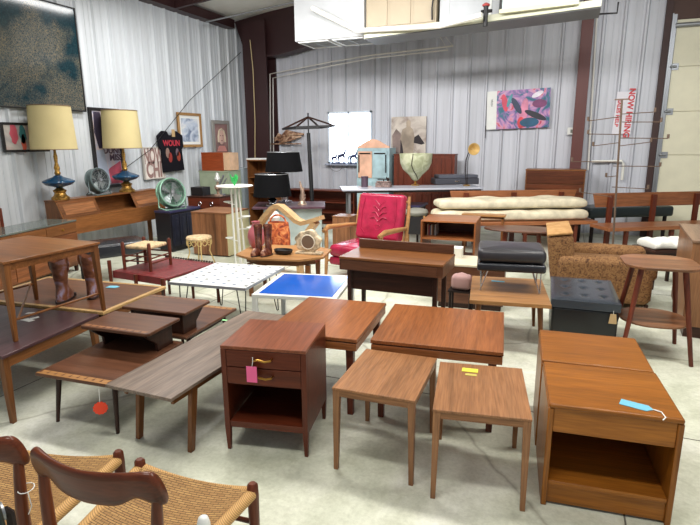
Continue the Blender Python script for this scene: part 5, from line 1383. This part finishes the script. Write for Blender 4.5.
ml = thing('metal_fixture', 'pale grey slanted metal fixture standing behind the green fan', 'fixture', (q1.x+.30, Yd+.30, hz+.0005))
MB().tube([(0, 0, .0), (.0, 0, .13), (.12, 0, .33)], .018, 8).tube([(.05, 0, .0), (.05, 0, .1), (.17, 0, .28)], .014, 8).box(-.06, .1, -.05, .05, 0, .02).build('bars', STEEL, ml)
q = W(203, 190, Yd+.1)
op = thing('oil_lamp', 'small metal oil lamp with round pale reservoir on the dark case', 'lamp', (q1.x+.42, Yd+.12, hz+.0005))
MB().lathe([(.07, 0), (.07, .02), (.02, .04), (.03, .1), (.06, .13), (.05, .17), (.02, .19), (.02, .24)], (0, 0, 0), 16).build('body', SIL, op)
MB().lathe([(.035, .2405), (.05, .28), (.03, .33), (.02, .38)], (0, 0, 0), 16).build('chimney', plain('smoke_glass', (180, 182, 176), .1), op)
# wood veneer cabinet
zv = .64
(c, a, w_, d_) = fit(zv, (192, 211), (224, 212.5), (244, 207), (212, 205))
A_, B_ = at(191, 211.5, zv), at(227, 213, zv); a = math.atan2(B_.y-A_.y, B_.x-A_.x); w_ = (B_-A_).length; dv = .6
zv_h = zv
c = (A_+B_)/2 + Vector((-sin(a), cos(a), 0))*dv/2
vc = thing('veneer_cabinet', 'walnut veneered cabinet with cream side behind the wire stool', 'cabinet', (c.x, c.y), a); x = w_/2
MB().box(-x, x-.0205, -dv/2, dv/2, .02, zv-.0205).build('body', wood('pale_walnut', (150, 104, 72), 'z'), vc, .003)
MB().box(x-.02, x, -dv/2+.002, dv/2, .02, zv-.0205).build('side_panel', plain('cream_side', (196, 186, 146), .6), vc)
MB().box(-x-.005, x+.005, -dv/2-.005, dv/2, zv-.02, zv).build('top_panel', wood('pale_walnut', (150, 104, 72), 'x'), vc, .002)
MB().box(-x+.03, x-.03, -dv/2+.03, dv/2-.03, 0, .0195).build('plinth', m_dark('x'), vc)
# gilt wire stool
q = at(200, 265, 0); q_ = at(208, 264, 0)
gs = thing('wire_stool', 'gilt wire stool with lacy apron before the veneered cabinet', 'stool', (q_.x-.08, q_.y-.05, 0))
GI = plain('gilt_wire', (214, 186, 128), .4, .3)
sh = W(200, 237, q_.y).z
MB().lathe([(.16, -.02), (.17, .0), (.16, .02), (.10, .03)], (0, 0, sh), 24).build('seat', plain('rush', (205, 178, 140), .85), gs)
mb = MB()
for k in range(14):
    t_ = 2*pi*k/14; cx_, cy_ = .16*cos(t_), .16*sin(t_); ux, uy = -sin(t_), cos(t_)
    mb.tube([(cx_+ux*.03*cos(s), cy_+uy*.03*cos(s), sh-.055+.035*sin(s)) for s in [2*pi*j/10 for j in range(10)]], .005, 5, True)
mb.build('lace_apron', GI, gs)
for k in range(4):
    t_ = pi/4+k*pi/2; MB().tube([(.19*cos(t_), .19*sin(t_), 0), (.13*cos(t_), .13*sin(t_), sh*.5), (.16*cos(t_), .16*sin(t_), sh-.02)], .009, 8).build('leg', GI, gs)
# white wire plant stand
q = at(239, 266, 0)
ws_ = thing('plant_stand', 'tall white metal plant stand with six rods and small arms', 'plant stand', (q.x, q.y, 0))
Yw = q.y; xo = q.x
for k in range(6):
    t_ = 2*pi*k/6+.2
    MB().tube([(.075*cos(t_)+.03, .075*sin(t_), .012), (.055*cos(t_), .055*sin(t_), W(238, 187, Yw).z)], .009, 8).build('rod', WHITE, ws_)
MB().lathe([(.12, 0), (.12, .011)], (.03, 0, 0), 20).build('base', WHITE, ws_)
zt4 = W(238, 187, Yw).z
MB().lathe([(.20, .0), (.235, .012), (.23, .02), (.18, .012)], (0, 0, zt4+.0005), 28).build('top_dish', WHITE, ws_)
for (px, py) in ((228, 203), (246, 217.5), (251, 228.5), (230, 239)):
    w1 = W(px, py, Yw)
    a_ = MB().tube([(0.01, 0, w1.z-.02), (w1.x-xo, 0, w1.z)], .008, 6).build('arm', WHITE, ws_)
    MB().lathe([(.03, .0), (.06, .012), (.055, .018)], (w1.x-xo, 0, w1.z+.005), 16).build('cup', WHITE, a_)
q = W(238, 180, Yw)
gp = MB()
rn = random.Random(2)
for k in range(9): gp.tube([(0, 0, 0), (.03*cos(k*.7), .03*sin(k*.7), .06), (.05*cos(k*.7+.5), .05*sin(k*.7+.5), .10+.02*(k % 3))], [.008, .014, .004], 6)
tag(gp.build('green_ornament', plain('bright_green', (30, 160, 72), .5), loc=(xo, Yw, zt4+.024)), 'bright green leafy ornament on top of the white plant stand', 'ornament')
# pale green cupboard in the corner with a brown case on it
Yg = 8.15
gc = casework('cupboard', 'pale sage green panelled cupboard in the far left corner', 'cupboard', 199, 228, 171, Yg, .4, plain('sage_paint', (146, 156, 132), .6, var=.06), doors=1)
g1, g2 = W(201, 170, Yg), W(232, 170, Yg)
lx = g1.x
ccs = thing('wooden_case', 'orange-brown wooden case lying on the sage green cupboard', 'case', (g1.x+.24, Yg+.03, W(213, 171, Yg).z+.001), 0)
zz = W(213, 152.5, Yg).z-W(213, 171, Yg).z
MB().box(-.24, .24, .0, .30, 0, zz).build('case_body', wood('orange_case', (158, 76, 42), 'x', .3, .12), ccs, .004)
MB().box(.2405, .38, .01, .29, .01, zz-.005).build('end_panel', plain('tan_paper', (196, 160, 128), .7, var=.12), ccs, .003)
# pale grey appliance right of it
casework('metal_locker', 'pale blue-grey metal locker in the corner behind the white stand', 'locker', 232, 243, 168, 9.0, .3, plain('pale_locker', (168, 178, 184), .5), doors=1)

# ---------------------------------------------------------------- pictures
def pic(name, label, tl, br, wall, frame, fw, art, depth=.03, group=None, lean=0, mat_=None):
    f = (lambda p: L(p[0], p[1], LW+.06)) if wall == 'l' else (lambda p: W(p[0], p[1], BW-.06))
    A_, B_ = f(tl), f(br)
    if wall == 'l': wd = abs(B_.y-A_.y); c = (LW+.035, (A_.y+B_.y)/2, min(A_.z, B_.z)); rz = pi/2
    else: wd = abs(B_.x-A_.x); c = ((A_.x+B_.x)/2, BW-.035, min(A_.z, B_.z)); rz = 0
    h = abs(A_.z-B_.z); t = thing(name, label, 'picture', c, rz, group); x = wd/2
    if frame:
        MB().box(-x, x, -depth, 0, 0, fw).box(-x, x, -depth, 0, h-fw, h).box(-x, -x+fw, -depth, 0, fw+.0003, h-fw-.0003).box(x-fw, x, -depth, 0, fw+.0003, h-fw-.0003).build('frame', frame, t, .002)
        i_ = fw+.0005
        if mat_:
            MB().box(-x+i_, x-i_, -depth*.5, 0, i_, h-i_).build('mount', mat_[0], t); j_ = i_+mat_[1]
            MB().box(-x+j_, x-j_, -depth*.55, -depth*.5-.0003, j_, h-j_).build('print', art, t)
        else: MB().box(-x+i_, x-i_, -depth*.6, 0, i_, h-i_).build('print', art, t)
    else: MB().box(-x, x, -depth, 0, 0, h).build('canvas', art, t)
    return t, x, h
def citymap():
    mt, nt, b = newmat('aerial_map'); v = coords(nt, (1, 1, 1), rnd=False)
    def vor(sc, w_):
        n = N(nt, 'ShaderNodeTexVoronoi', feature='DISTANCE_TO_EDGE', distance='MANHATTAN') if False else N(nt, 'ShaderNodeTexVoronoi', feature='DISTANCE_TO_EDGE')
        n.inputs['Scale'].default_value = sc; nt.links.new(v, n.inputs['Vector']); return ramp(nt, n.outputs['Distance'], [(0, (255, 255, 255)), (w_, (0, 0, 0))])
    n1 = N(nt, 'ShaderNodeTexNoise'); n1.inputs['Scale'].default_value = 46; n1.inputs['Detail'].default_value = 8; n1.inputs['Roughness'].default_value = .8; nt.links.new(v, n1.inputs['Vector'])
    n2 = N(nt, 'ShaderNodeTexNoise'); n2.inputs['Scale'].default_value = 1.3; n2.inputs['Detail'].default_value = 4; nt.links.new(v, n2.inputs['Vector'])
    base = ramp(nt, n1.outputs[0], [(.35, (24, 36, 42)), (.5, (56, 68, 72)), (.6, (96, 94, 84)), (.75, (150, 142, 122))])
    dark = ramp(nt, n1.outputs[0], [(.35, (16, 34, 42)), (.6, (30, 58, 66)), (.75, (96, 110, 106))])
    msk = ramp(nt, n2.outputs[0], [(.42, (0, 0, 0)), (.52, (255, 255, 255))])
    c_ = mixc(nt, msk, dark, base); c_ = mixc(nt, mixc(nt, 1.0, vor(38, .10), msk, 'MULTIPLY'), c_, srgb((120, 108, 84))); 
    nt.links.new(c_, b.inputs['Base Color']); b.inputs['Roughness'].default_value = .12; return mt
A0, A1 = L(86, 112, LW+.06), L(73.5, 8, LW+.06)
mp_ = thing('framed_aerial_photo', 'huge dark framed aerial city photograph high on the left wall', 'picture', (LW+.035, (A0.y+3.6)/2, A0.z), pi/2)
x = (A0.y-3.6)/2; h = A1.z-A0.z; fw = .018
MB().box(-x, x, -.04, 0, 0, fw).box(-x, x, -.04, 0, h-fw, h).box(-x, -x+fw, -.04, 0, fw+.0003, h-fw-.0003).box(x-fw, x, -.04, 0, fw+.0003, h-fw-.0003).build('frame', BLACK, mp_, .002)
MB().box(-x+fw+.0005, x-fw-.0005, -.03, 0, fw+.0005, h-fw-.0005).build('print', citymap(), mp_)
GFR = plain('gilt_frame', (172, 128, 74), .35, .5, bump=.4, bscale=60)
pic('framed_print', 'gold framed picture of pale figures above the black shirt', (177, 112), (203, 147), 'l', GFR, .05, blobs('blue_grey_print', [(.35, (110, 124, 150)), (.5, (190, 200, 215)), (.65, (225, 225, 225))], 5, 1), mat_=(PAPER, .05))
t, x, h = pic('portrait', 'grey framed portrait of a blonde face above the wooden case', (212, 120), (231, 156), 'l', plain('grey_frame', (146, 142, 136), .5), .07, plain('portrait_ground', (140, 108, 104), .6, var=.15), .03)
MB().lathe([(1, 0), (.95, .004)], (0, 0, 0), 28, .105, .15).build('face', plain('portrait_skin', (214, 176, 160), .6, var=.08), t, rot=(R_(90), 0, 0), loc=(0, -.0185, h*.55))
MB().prof_y([(-.17, .10), (.17, .10), (.10, .21), (-.10, .21)], -.021, -.0185).build('shoulders', plain('portrait_skin2', (206, 140, 130), .6), t)
hr = MB(); hr.tube([(-.11, -.023, h*.40), (-.115, -.024, h*.55), (-.07, -.024, h*.72), (0, -.024, h*.765), (.07, -.024, h*.72), (.115, -.024, h*.55), (.11, -.023, h*.40)], .02, 6); hr.build('hair', plain('portrait_hair', (202, 184, 160), .7), t)
fc = MB()
for s in (-1, 1): fc.prof_y([(s*.04+.02*cos(k), h*.58+.009*sin(k)) for k in [2*pi*j/10 for j in range(10)]], -.025, -.0228)
fc.prof_y([(.028*cos(k), h*.44+.008*sin(k)) for k in [2*pi*j/10 for j in range(10)]], -.025, -.0228)
fc.build('features', plain('portrait_lines', (110, 60, 62), .6), t)
# lettered white art
t, x, h = pic('lettered_sign', 'white framed sign with brown block letters left of the shirt', (142, 147), (165, 178), 'l', plain('sign_frame', (196, 190, 182), .5), .02, plain('sign_ground', (224, 214, 206), .6, var=.08), .04)
text('lettering', 'NOW', .36, plain('letter_brown', (150, 118, 112), .7), t, (0, -.026, h*.70), ext=.0015, sx=(2*x-.10)/.80)
text('lettering', 'CHI', .36, plain('letter_brown', (150, 118, 112), .7), t, (0, -.026, h*.27), ext=.0015, sx=(2*x-.10)/.62)
# posters behind the lamps
t, x, h = pic('framed_poster', 'tall black framed poster behind the far blue lamp', (88, 107), (126, 186), 'l', BLACK, .045, blobs('poster_sky', [(.4, (206, 190, 190)), (.5, (190, 190, 210)), (.62, (224, 200, 190))], 2, .6), .04)
MB().prof_y([(-x+.08, h-.06), (-x+.2, h-.06), (-x+.27, h*.62), (-x+.22, h*.5), (-x+.12, h*.5), (-x+.06, h*.7)], -.027, -.0245).build('dark_shape', plain('poster_dark', (62, 54, 74), .6), t)
MB().prof_y([(-x+.06, .06), (x-.06, .06), (x-.06, .40), (0, .30), (-x+.14, .14)], -.027, -.0245).build('red_field', plain('poster_red', (196, 84, 104), .6, var=.2), t)
MB().prof_y([(-x+.06, .5*h-.02), (-x+.2, .5*h-.02), (-x+.28, .07), (-x+.06, .07)], -.0285, -.0272).build('pale_path', plain('poster_pale', (176, 186, 206), .6), t)
text('lettering', 'DUNN', .13, plain('poster_ink', (96, 72, 92), .7), t, (.10, -.0265, h*.47)); text('lettering', 'MISS', .13, plain('poster_ink', (96, 72, 92), .7), t, (.14, -.0265, h*.38))
t, x, h = pic('framed_print', 'long black framed painting of small figures below the aerial photograph', (0, 122), (50, 151.5), 'l', BLACK, .03, blobs('pink_grey_print', [(.35, (150, 146, 148)), (.5, (190, 182, 174)), (.65, (176, 140, 134))], 3, .8), .03)
fg = [((-x+.16), h*.62, .05, .13, (196, 84, 100)), (-.04, h*.60, .045, .12, (52, 110, 112)), (-.04, h*.30, .03, .12, (200, 90, 70)), (.14, h*.45, .04, .11, (40, 30, 30)), (x-.14, h*.5, .09, .17, (160, 104, 98))]
for k, (cx_, cz_, rx_, rz_, col) in enumerate(fg):
    MB().prof_y([(cx_+rx_*cos(2*pi*j/14)*(1+.2*sin(3*j)), cz_+rz_*sin(2*pi*j/14)) for j in range(14)], -.0215, -.0185).build('painted_figure', plain('paintfig%d' % k, col, .6), t)
# black t-shirt
q = L(170, 133, LW+.10); q2 = L(186, 172, LW+.10); q3 = L(158, 133, LW+.10)
ts = thing('t_shirt', 'black t-shirt with red lettering hanging on the left wall', 't-shirt', (LW+.075, (L(159, 150, LW+.1).y+L(184, 150, LW+.1).y)/2, L(172, 172, LW+.1).z), pi/2)
x = abs(L(184, 160, LW+.1).y-L(160, 160, LW+.1).y)/2; h = L(172, 131, LW+.1).z-L(172, 172, LW+.1).z
TS = plain('black_cotton', (26, 24, 30), .9)
MB().prof_y([(-x*.82, 0), (x*.95, .02), (x*.85, h*.55), (x*1.02, h*.62), (x*.98, h*.9), (x*.5, h), (x*.25, h*.99), (x*.1, h*.9), (-x*.15, h*.9), (-x*.3, h*.99), (-x*.7, h), (-x*1.1, h*.88), (-x*1.02, h*.6), (-x*.85, h*.55)], -.03, 0).build('shirt_body', TS, ts, .008)
text('lettering', 'WOUN', .135, plain('shirt_red', (176, 40, 56), .7), ts, (0, -.032, h*.70), sx=.95)
for k, (dx, dz, s_, col) in enumerate(((-.12, .47, .05, (150, 120, 110)), (-.06, .36, .05, (150, 60, 54)), (.13, .48, .04, (120, 100, 110)), (.16, .38, .05, (150, 70, 56)))):
    MB().prof_y([(dx+s_*cos(2*pi*j/10), h*dz+s_*1.8*sin(2*pi*j/10)) for j in range(10)], -.033, -.0305).build('printed_figure', plain('shirtfig%d' % k, col, .8), ts)
MB().prof_y([(.02, h*.86), (.10, h*.86), (.10, h*1.04), (.02, h*1.04)], -.036, -.0315).build('tag', plain('manila', (190, 160, 118), .8), ts)
# figure canvas and abstract canvas on the back wall
t, x, h = pic('canvas_print', 'sepia canvas of a seated figure on the back wall', (391.5, 117), (425.5, 154), 'b', None, 0, blobs('sepia', [(.35, (150, 132, 122)), (.5, (196, 184, 172)), (.65, (214, 204, 192))], 4, 1), .03)
MB().prof_y([(-.10, .0), (.10, .0), (.13, h*.42), (.09, h*.66), (.04, h*.72), (.045, h*.86), (0, h*.92), (-.045, h*.86), (-.04, h*.72), (-.12, h*.66), (-.16, h*.4)], -.035, -.0305).build('figure', plain('sepia_fig', (166, 150, 132), .7, var=.15), t)
MB().prof_y([(-x+.04, .01), (-.13, .01), (-.15, h*.55), (-x+.10, h*.68), (-x+.02, h*.5)], -.034, -.0305).build('left_wing', plain('sepia_mid', (128, 110, 104), .7, var=.2), t)
MB().prof_y([(.12, h*.45), (.20, h*.52), (x-.02, h*.28), (.26, h*.25), (.11, h*.30)], -.036, -.0305).build('dark_wing', plain('sepia_dark', (46, 38, 40), .7), t)
MB().prof_y([(-.16, 0), (-.09, 0), (-.11, h*.2), (-.15, h*.4)], -.0365, -.0353).build('dark_leg', plain('sepia_dark', (46, 38, 40), .7), t)
def canv():
    mt, nt, b = newmat('abstract_paint'); v = coords(nt, (3.2, 3.2, 3.2), rnd=False)
    a_ = N(nt, 'ShaderNodeTexNoise'); a_.inputs['Scale'].default_value = 1.3; a_.inputs['Detail'].default_value = 3; a_.inputs['Distortion'].default_value = 2.2; nt.links.new(v, a_.inputs['Vector'])
    nt.links.new(ramp(nt, a_.outputs[0], [(.25, (30, 70, 100)), (.38, (40, 110, 130)), (.46, (140, 100, 160)), (.54, (186, 140, 184)), (.6, (214, 150, 170)), (.68, (200, 60, 90)), (.78, (60, 50, 90))]), b.inputs['Base Color']); b.inputs['Roughness'].default_value = .35; return mt
A_, B_ = W(488.5, 91, BW-.06), W(549, 128, BW-.06)
t = thing('abstract_canvas', 'colourful purple and teal abstract canvas with a white end strip', 'picture', ((A_.x+B_.x)/2, BW-.05, B_.z), 0, rot=(0, R_(-1.5), 0))
x = (B_.x-A_.x)/2; h = A_.z-B_.z
MB().box(-x+.17, x, -.04, 0, 0, h).build('canvas', canv(), t); MB().box(-x, -x+.1695, -.04, 0, 0, h).build('white_strip', PAPER, t)
for k, (cx_, cz_, rx_, rz_, rt_a, col) in enumerate(((.10, .28, .07, .24, -8, (212, 130, 158)), (.06, .10, .06, .10, 0, (214, 60, 70)), (-.22, .46, .05, .15, 10, (200, 56, 84)), (-.14, .50, .03, .12, -20, (70, 140, 150)), (.30, .22, .20, .05, -25, (34, 30, 44)), (.20, .10, .16, .08, 0, (24, 84, 116)), (.36, .42, .12, .07, 0, (120, 50, 100)), (.32, .58, .10, .04, 25, (224, 214, 226)), (-.02, .40, .05, .16, 30, (38, 50, 80)))):
    c_, s_ = cos(R_(rt_a)), sin(R_(rt_a))
    MB().prof_y([(cx_+(rx_*cos(2*pi*j/18))*c_-(rz_*sin(2*pi*j/18))*s_, cz_*h/.68+(rx_*cos(2*pi*j/18))*s_+(rz_*sin(2*pi*j/18))*c_) for j in range(18)], -.0425-.0006*k, -.0402).build('brush_stroke', plain('stroke%d' % k, col, .4, var=.15), t)
text('lettering', 'VRCH', .045, plain('ink_grey', (130, 130, 130), .8), t, (-x+.085, -.0415, h*.70), rot=(pi/2, R_(90), 0))
tag(MB().box(-.005, .005, -.012, 0, 0, .22).build('canvas_bracket', IRON, loc=(A_.x-.02, BW-.032, B_.z-.16)), 'thin dark bracket sticking out under the canvas end', 'bracket')
# NOW HIRING sign
A_, B_ = W(615.5, 92, BW-.06), W(632.5, 134, BW-.06)
sg = thing('hiring_sign', 'white NOW HIRING sign with red letters hung sideways on the wall', 'sign', ((A_.x+B_.x)/2, BW-.04, (A_.z+B_.z)/2), 0, rot=(0, R_(2), 0))
h = (A_.z-B_.z); x = .14
MB().box(-x, x, -.006, 0, -h/2, h/2).build('board', plain('sign_board', (224, 220, 226), .5), sg)
SR = plain('sign_red', (200, 52, 62), .6)
text('lettering', 'NOW HIRING', .125, SR, sg, (.075, -.0075, 0), rot=(pi/2, R_(90), 0), sx=1.0)
text('lettering', 'SALES HELP', .075, SR, sg, (-.09, -.0075, 0), rot=(pi/2, R_(90), 0), sx=1.15)
# thermostat, conduits
q = W(573, 131, BW-.08)
th = thing('thermostat', 'small white thermostat box left of the brown steel column', 'thermostat', (q.x, BW-.035, q.z))
MB().box(-.09, .09, -.05, 0, -.06, .06).build('housing', WHITE, th, .006); MB().box(-.04, .05, -.053, -.0505, -.03, .025).build('screen', plain('lcd_grey', (120, 122, 112), .3), th)
def pipe(name, label, pts, r, mat): tag(MB().tube(pts, r, 8).build(name, mat), label, 'pipe')
PV = plain('pale_pipe', (232, 228, 220), .5)
Yq = BW-.07
pA = [W(271, 205, Yq), W(270, 74, Yq), W(330, 62, Yq-.1), W(373, 55, Yq-.25), W(453, 46, Yq-.3), W(440, 30, Yq-.45)]
pA[2].z -= 0
pipe('conduit', 'pale pipe running up the wall and along to the ceiling unit', pA, .014, PV)
pB = [W(274, 200, Yq), W(273, 78, Yq), W(330, 66, Yq-.1), W(373, 58, Yq-.25), W(448, 50, Yq-.3), W(437, 32, Yq-.45)]
pipe('conduit', 'second pale pipe running just below the first', pB, .012, PV)
pipe('conduit', 'cream pipe on the maroon corner column', [W(255, 170, BW-.47), W(255, 120, BW-.47), W(253, 70, BW-.47), W(250, 40, BW-.47)], .009, plain('cream_pipe', (196, 176, 130), .5))
pipe('power_cable', 'thin black cable sagging diagonally down the left wall', [L(120, 172, LW+.10), L(150, 150, LW+.12), L(190, 100, LW+.12), L(241, 52, LW+.10)], .006, BLACK)
pipe('conduit', 'white vertical pipe right of the brown steel column', [W(588, 170, BW-.08), W(596, 30, BW-.08), W(598, 0, BW-.08)], .016, PV)
pipe('threaded_rod', 'grey rod crossing under the roof to the white duct', [W(206, 22, 8.4), W(250, 12, 8.4), W(312, -2, 8.4)], .014, STEEL)
# light white slab on the hutch
q = W(254, 154, 8.9)
tag(MB().box(-.14, .16, -.1, .2, 0, .03).build('white_tray', WHITE, bevel=.004, loc=(q.x-.05, 9.0, W(260, 160, 8.9).z+.001)), 'white tray lying on the corner hutch', 'tray')
# window sill figurines
for k, px in enumerate((334, 341, 353)):
    q = W(px, 163, BW-.1); t = thing('figurine', ('small dark blue horse figurine at the left end of the window sill', 'dark blue horse figurine second from the left on the window sill', 'slender dark figurine at the right of the window sill')[k], 'figurine', (q.x, BW-.09, WZ0+.0005), .3*k)
    s = (1.05, 1.4, 1.3)[k]; m_ = plain('indigo_resin', (44, 48, 84), .5)
    MB().box(-.06*s, .06*s, -.025, .025, 0, .015).build('base', m_, t)
    mb = MB().tube([(-.045*s, 0, .11*s), (.0, 0, .12*s), (.045*s, 0, .13*s)], [.022*s, .026*s, .022*s], 10).tube([(.04*s, 0, .13*s), (.06*s, 0, .18*s), (.055*s, 0, .205*s), (.085*s, 0, .19*s)], [.018*s, .015*s, .014*s, .008*s], 8)
    for a_ in (-.045, -.03, .035, .055): mb.tube([(a_*s, 0, .11*s), (a_*s+.006, 0, .06*s), (a_*s, 0, .0155)], [.011*s, .008*s, .006*s], 6)
    mb.tube([(-.06*s, 0, .12*s), (-.08*s, 0, .08*s), (-.078*s, 0, .05*s)], [.01*s, .008*s, .004*s], 6); mb.build('body', m_, t)
tag(MB().tube([Vector((.14*cos(pi+pi*k/12), 0, .12*sin(pi+pi*k/12))) for k in range(13)], .005, 5).build('wire_garland', plain('garland_wire', (110, 100, 100), .6), loc=(W(338, 165, BW).x, BW-.10, WZ0-.03)), 'thin wire hanging in a loop below the window sill', 'wire')

# ---------------------------------------------------------------- ceiling unit: duct, heater, tray
Yv = 7.7
def u(px, py, Y=Yv): return W(px, py, Y)
zb_ = (u(297, 42).z+u(362, 34).z)/2; zb_ = u(297, 43).z
x0_, x1_ = u(295, 43).x, u(364, 36).x; ztop = 3.98
du = thing('air_duct', 'white sheet metal air duct with two floor grilles near the roof', 'duct', ((x0_+x1_)/2, Yv, zb_)); x = (x1_-x0_)/2
yb = .0
yb = (W(310, 47, 8.3).y-Yv)
MB().box(-x, x, 0, .62, .02, ztop-zb_).build('duct_body', plain('white_duct', (188, 190, 192), .35), du, .004)
for k in range(2):
    xa = -x+.04+k*x; xb = xa+x-.06
    g_ = MB().box(xa, xb, .03, .06, 0, .0195).box(xa, xb, .55, .58, 0, .0195).box(xa, xa+.03, .0605, .5495, 0, .0195).box(xb-.03, xb, .0605, .5495, 0, .0195)
    go = g_.build('grille', WHITE, du)
    l_ = MB()
    for j in range(7): l_.box(xa+.0305, xb-.0305, .09+j*.065, .105+j*.065, .002, .018)
    l_.box((xa+xb)/2-.008, (xa+xb)/2+.008, .0605, .5495, .0, .0019); l_.build('louvre', plain('louvre_grey', (150, 152, 152), .5), go)
y_s = -.03
dg = MB(); dg.hexa([(-x+.9*x*0, -.0, .0)], []) if False else None
# white PVC pipe crossing in front of the duct
pipe('pvc_pipe', 'white plastic pipe crossing diagonally in front of the duct', [u(312, 8, 7.5), u(358, 31, 7.5), u(368, 30, 7.5), u(440, 26, 7.4), u(482, 15, 7.3)], .035, plain('pvc_white', (232, 230, 220), .35))
hx0, hx1 = u(366, 26, 7.75).x, u(436, 22, 7.75).x; hz = u(400, 27, 7.75).z
hu2 = thing('heater_unit', 'beige panelled heater unit hanging beside the white duct', 'heater', ((hx0+hx1)/2, 7.75, hz)); x = (hx1-hx0)/2
MB().box(-x, x, 0, .55, 0, 4.05-hz).build('casing', plain('beige_enamel', (178, 162, 136), .5), hu2, .006)
for k in range(3): MB().box(-x+.02+k*2*x/3, -x+2*x/3*(k+1)-.02, -.012, -.0005, .03, 4.0-hz).build('panel', plain('beige_enamel', (178, 162, 136), .5), hu2, .004)
MB().tube([(x-.05, -.03, .05), (x-.05, -.05, .2), (x-.02, -.03, .5)], .012, 6).build('cable', BLACK, hu2)
wx0, wx1 = u(437, 26, 7.75).x, u(500, 15, 7.75).x; hz2 = u(460, 24, 7.75).z
wb_ = thing('duct_panel', 'white upright duct box to the right of the heater unit', 'duct', ((wx0+wx1)/2+.0, 7.8, hz2)); x = (wx1-wx0)/2-.02
MB().box(-x, x, 0, .5, 0, 4.1-hz2).build('duct_body', plain('white_duct', (188, 190, 192), .35), wb_, .004)
MB().box(-x+.1, -x+.13, -.01, -.0005, .02, 4.05-hz2).box(x-.13, x-.1, -.01, -.0005, .02, 4.05-hz2).build('seam', WHITE, wb_)
# steel tray/platform under the units, rising to the right
tA, tB = u(372, 36, 7.9), u(600, 8, 7.9)
ty = thing('steel_platform', 'grey steel platform carrying the heater and ducts', 'platform', (tA.x, 7.6, tA.z-.0))
Lx = tB.x-tA.x; rise = tB.z-tA.z
MB().hexa([(0, 0, -.10), (Lx, -.1, rise-.10+.02), (Lx, .5, rise-.10+.02), (0, .5, -.10)], [(0, 0, -.06), (Lx, -.1, rise-.06+.02), (Lx, .5, rise-.06+.02), (0, .5, -.06)]).build('deck', plain('deck_grey', (116, 118, 120), .5), ty)
MB().bar((0, -.02, -.05), (Lx, -.12, rise-.03), .03, .03, .08, .08).build('edge_beam', plain('edge_pale', (206, 206, 180), .4), ty)
pA_ = u(372, 33, 7.55)
# glazed panel leaning on the platform, right
gA, gB = u(502, 15, 7.45), u(576, 6, 7.45)
gp_ = thing('light_diffuser', 'pale framed translucent panel on the right end of the platform', 'panel', (gA.x, 7.42, gA.z+.03)); Lg = gB.x-gA.x; rg = gB.z-gA.z
MB().hexa([(0, 0, .03), (Lg, 0, rg+.03), (Lg, .02, rg+.03), (0, .02, .03)], [(0, 0, .5), (Lg, 0, rg+.5), (Lg, .02, rg+.5), (0, .02, .5)]).build('pane', plain('pale_pane', (198, 212, 210), .25), gp_)
MB().hexa([(-.03, -.02, -.02), (Lg+.03, -.02, rg-.02), (Lg+.03, .04, rg-.02), (-.03, .04, -.02)], [(-.03, -.02, .0295), (Lg+.03, -.02, rg+.0295), (Lg+.03, .04, rg+.0295), (-.03, .04, .0295)]).build('frame', plain('frame_cream', (214, 212, 178), .5), gp_)
pipe('gas_pipe', 'thin black iron pipe below the platform reaching to the right', [W(505, 22.5, 8.2), W(600, 14, 8.2), W(617, 13, 8.2), W(618.5, 2, 8.2)], .012, BLACK)
rv = u(484, 14, 7.3)
va = thing('valve', 'small red and black valve fitting on the platform edge', 'valve', (rv.x, 7.44, rv.z-.0))
MB().tube([(0, 0, -.12), (0, 0, .12)], .03, 10).tube([(-.06, 0, .06), (.08, 0, .06)], .022, 8).build('body', BLACK, va); MB().lathe([(.045, .12), (.05, .14), (.02, .16)], (0, 0, 0), 12).build('handwheel', plain('valve_red', (170, 60, 56), .5), va)

q = at(232, 318, .385)
tag(MB().prism([(-.02, -.012), (.02, -.012), (.02, .012), (-.02, .012)], 0, .001).build('sticker', plain('green_sticker', (150, 220, 150), .7), loc=(q.x-.02, q.y-.06, .3856)), 'small pale green sticker at the far end of the laminate coffee table', 'sticker')
pipe('pvc_pipe', 'short white pipe with a hanging end on the wall behind the display pole', [W(592, 161.5, BW-.08), W(622, 161, BW-.08), W(623.5, 164, BW-.08), W(622, 180, BW-.08)], .022, plain('pvc_white', (232, 230, 220), .35))
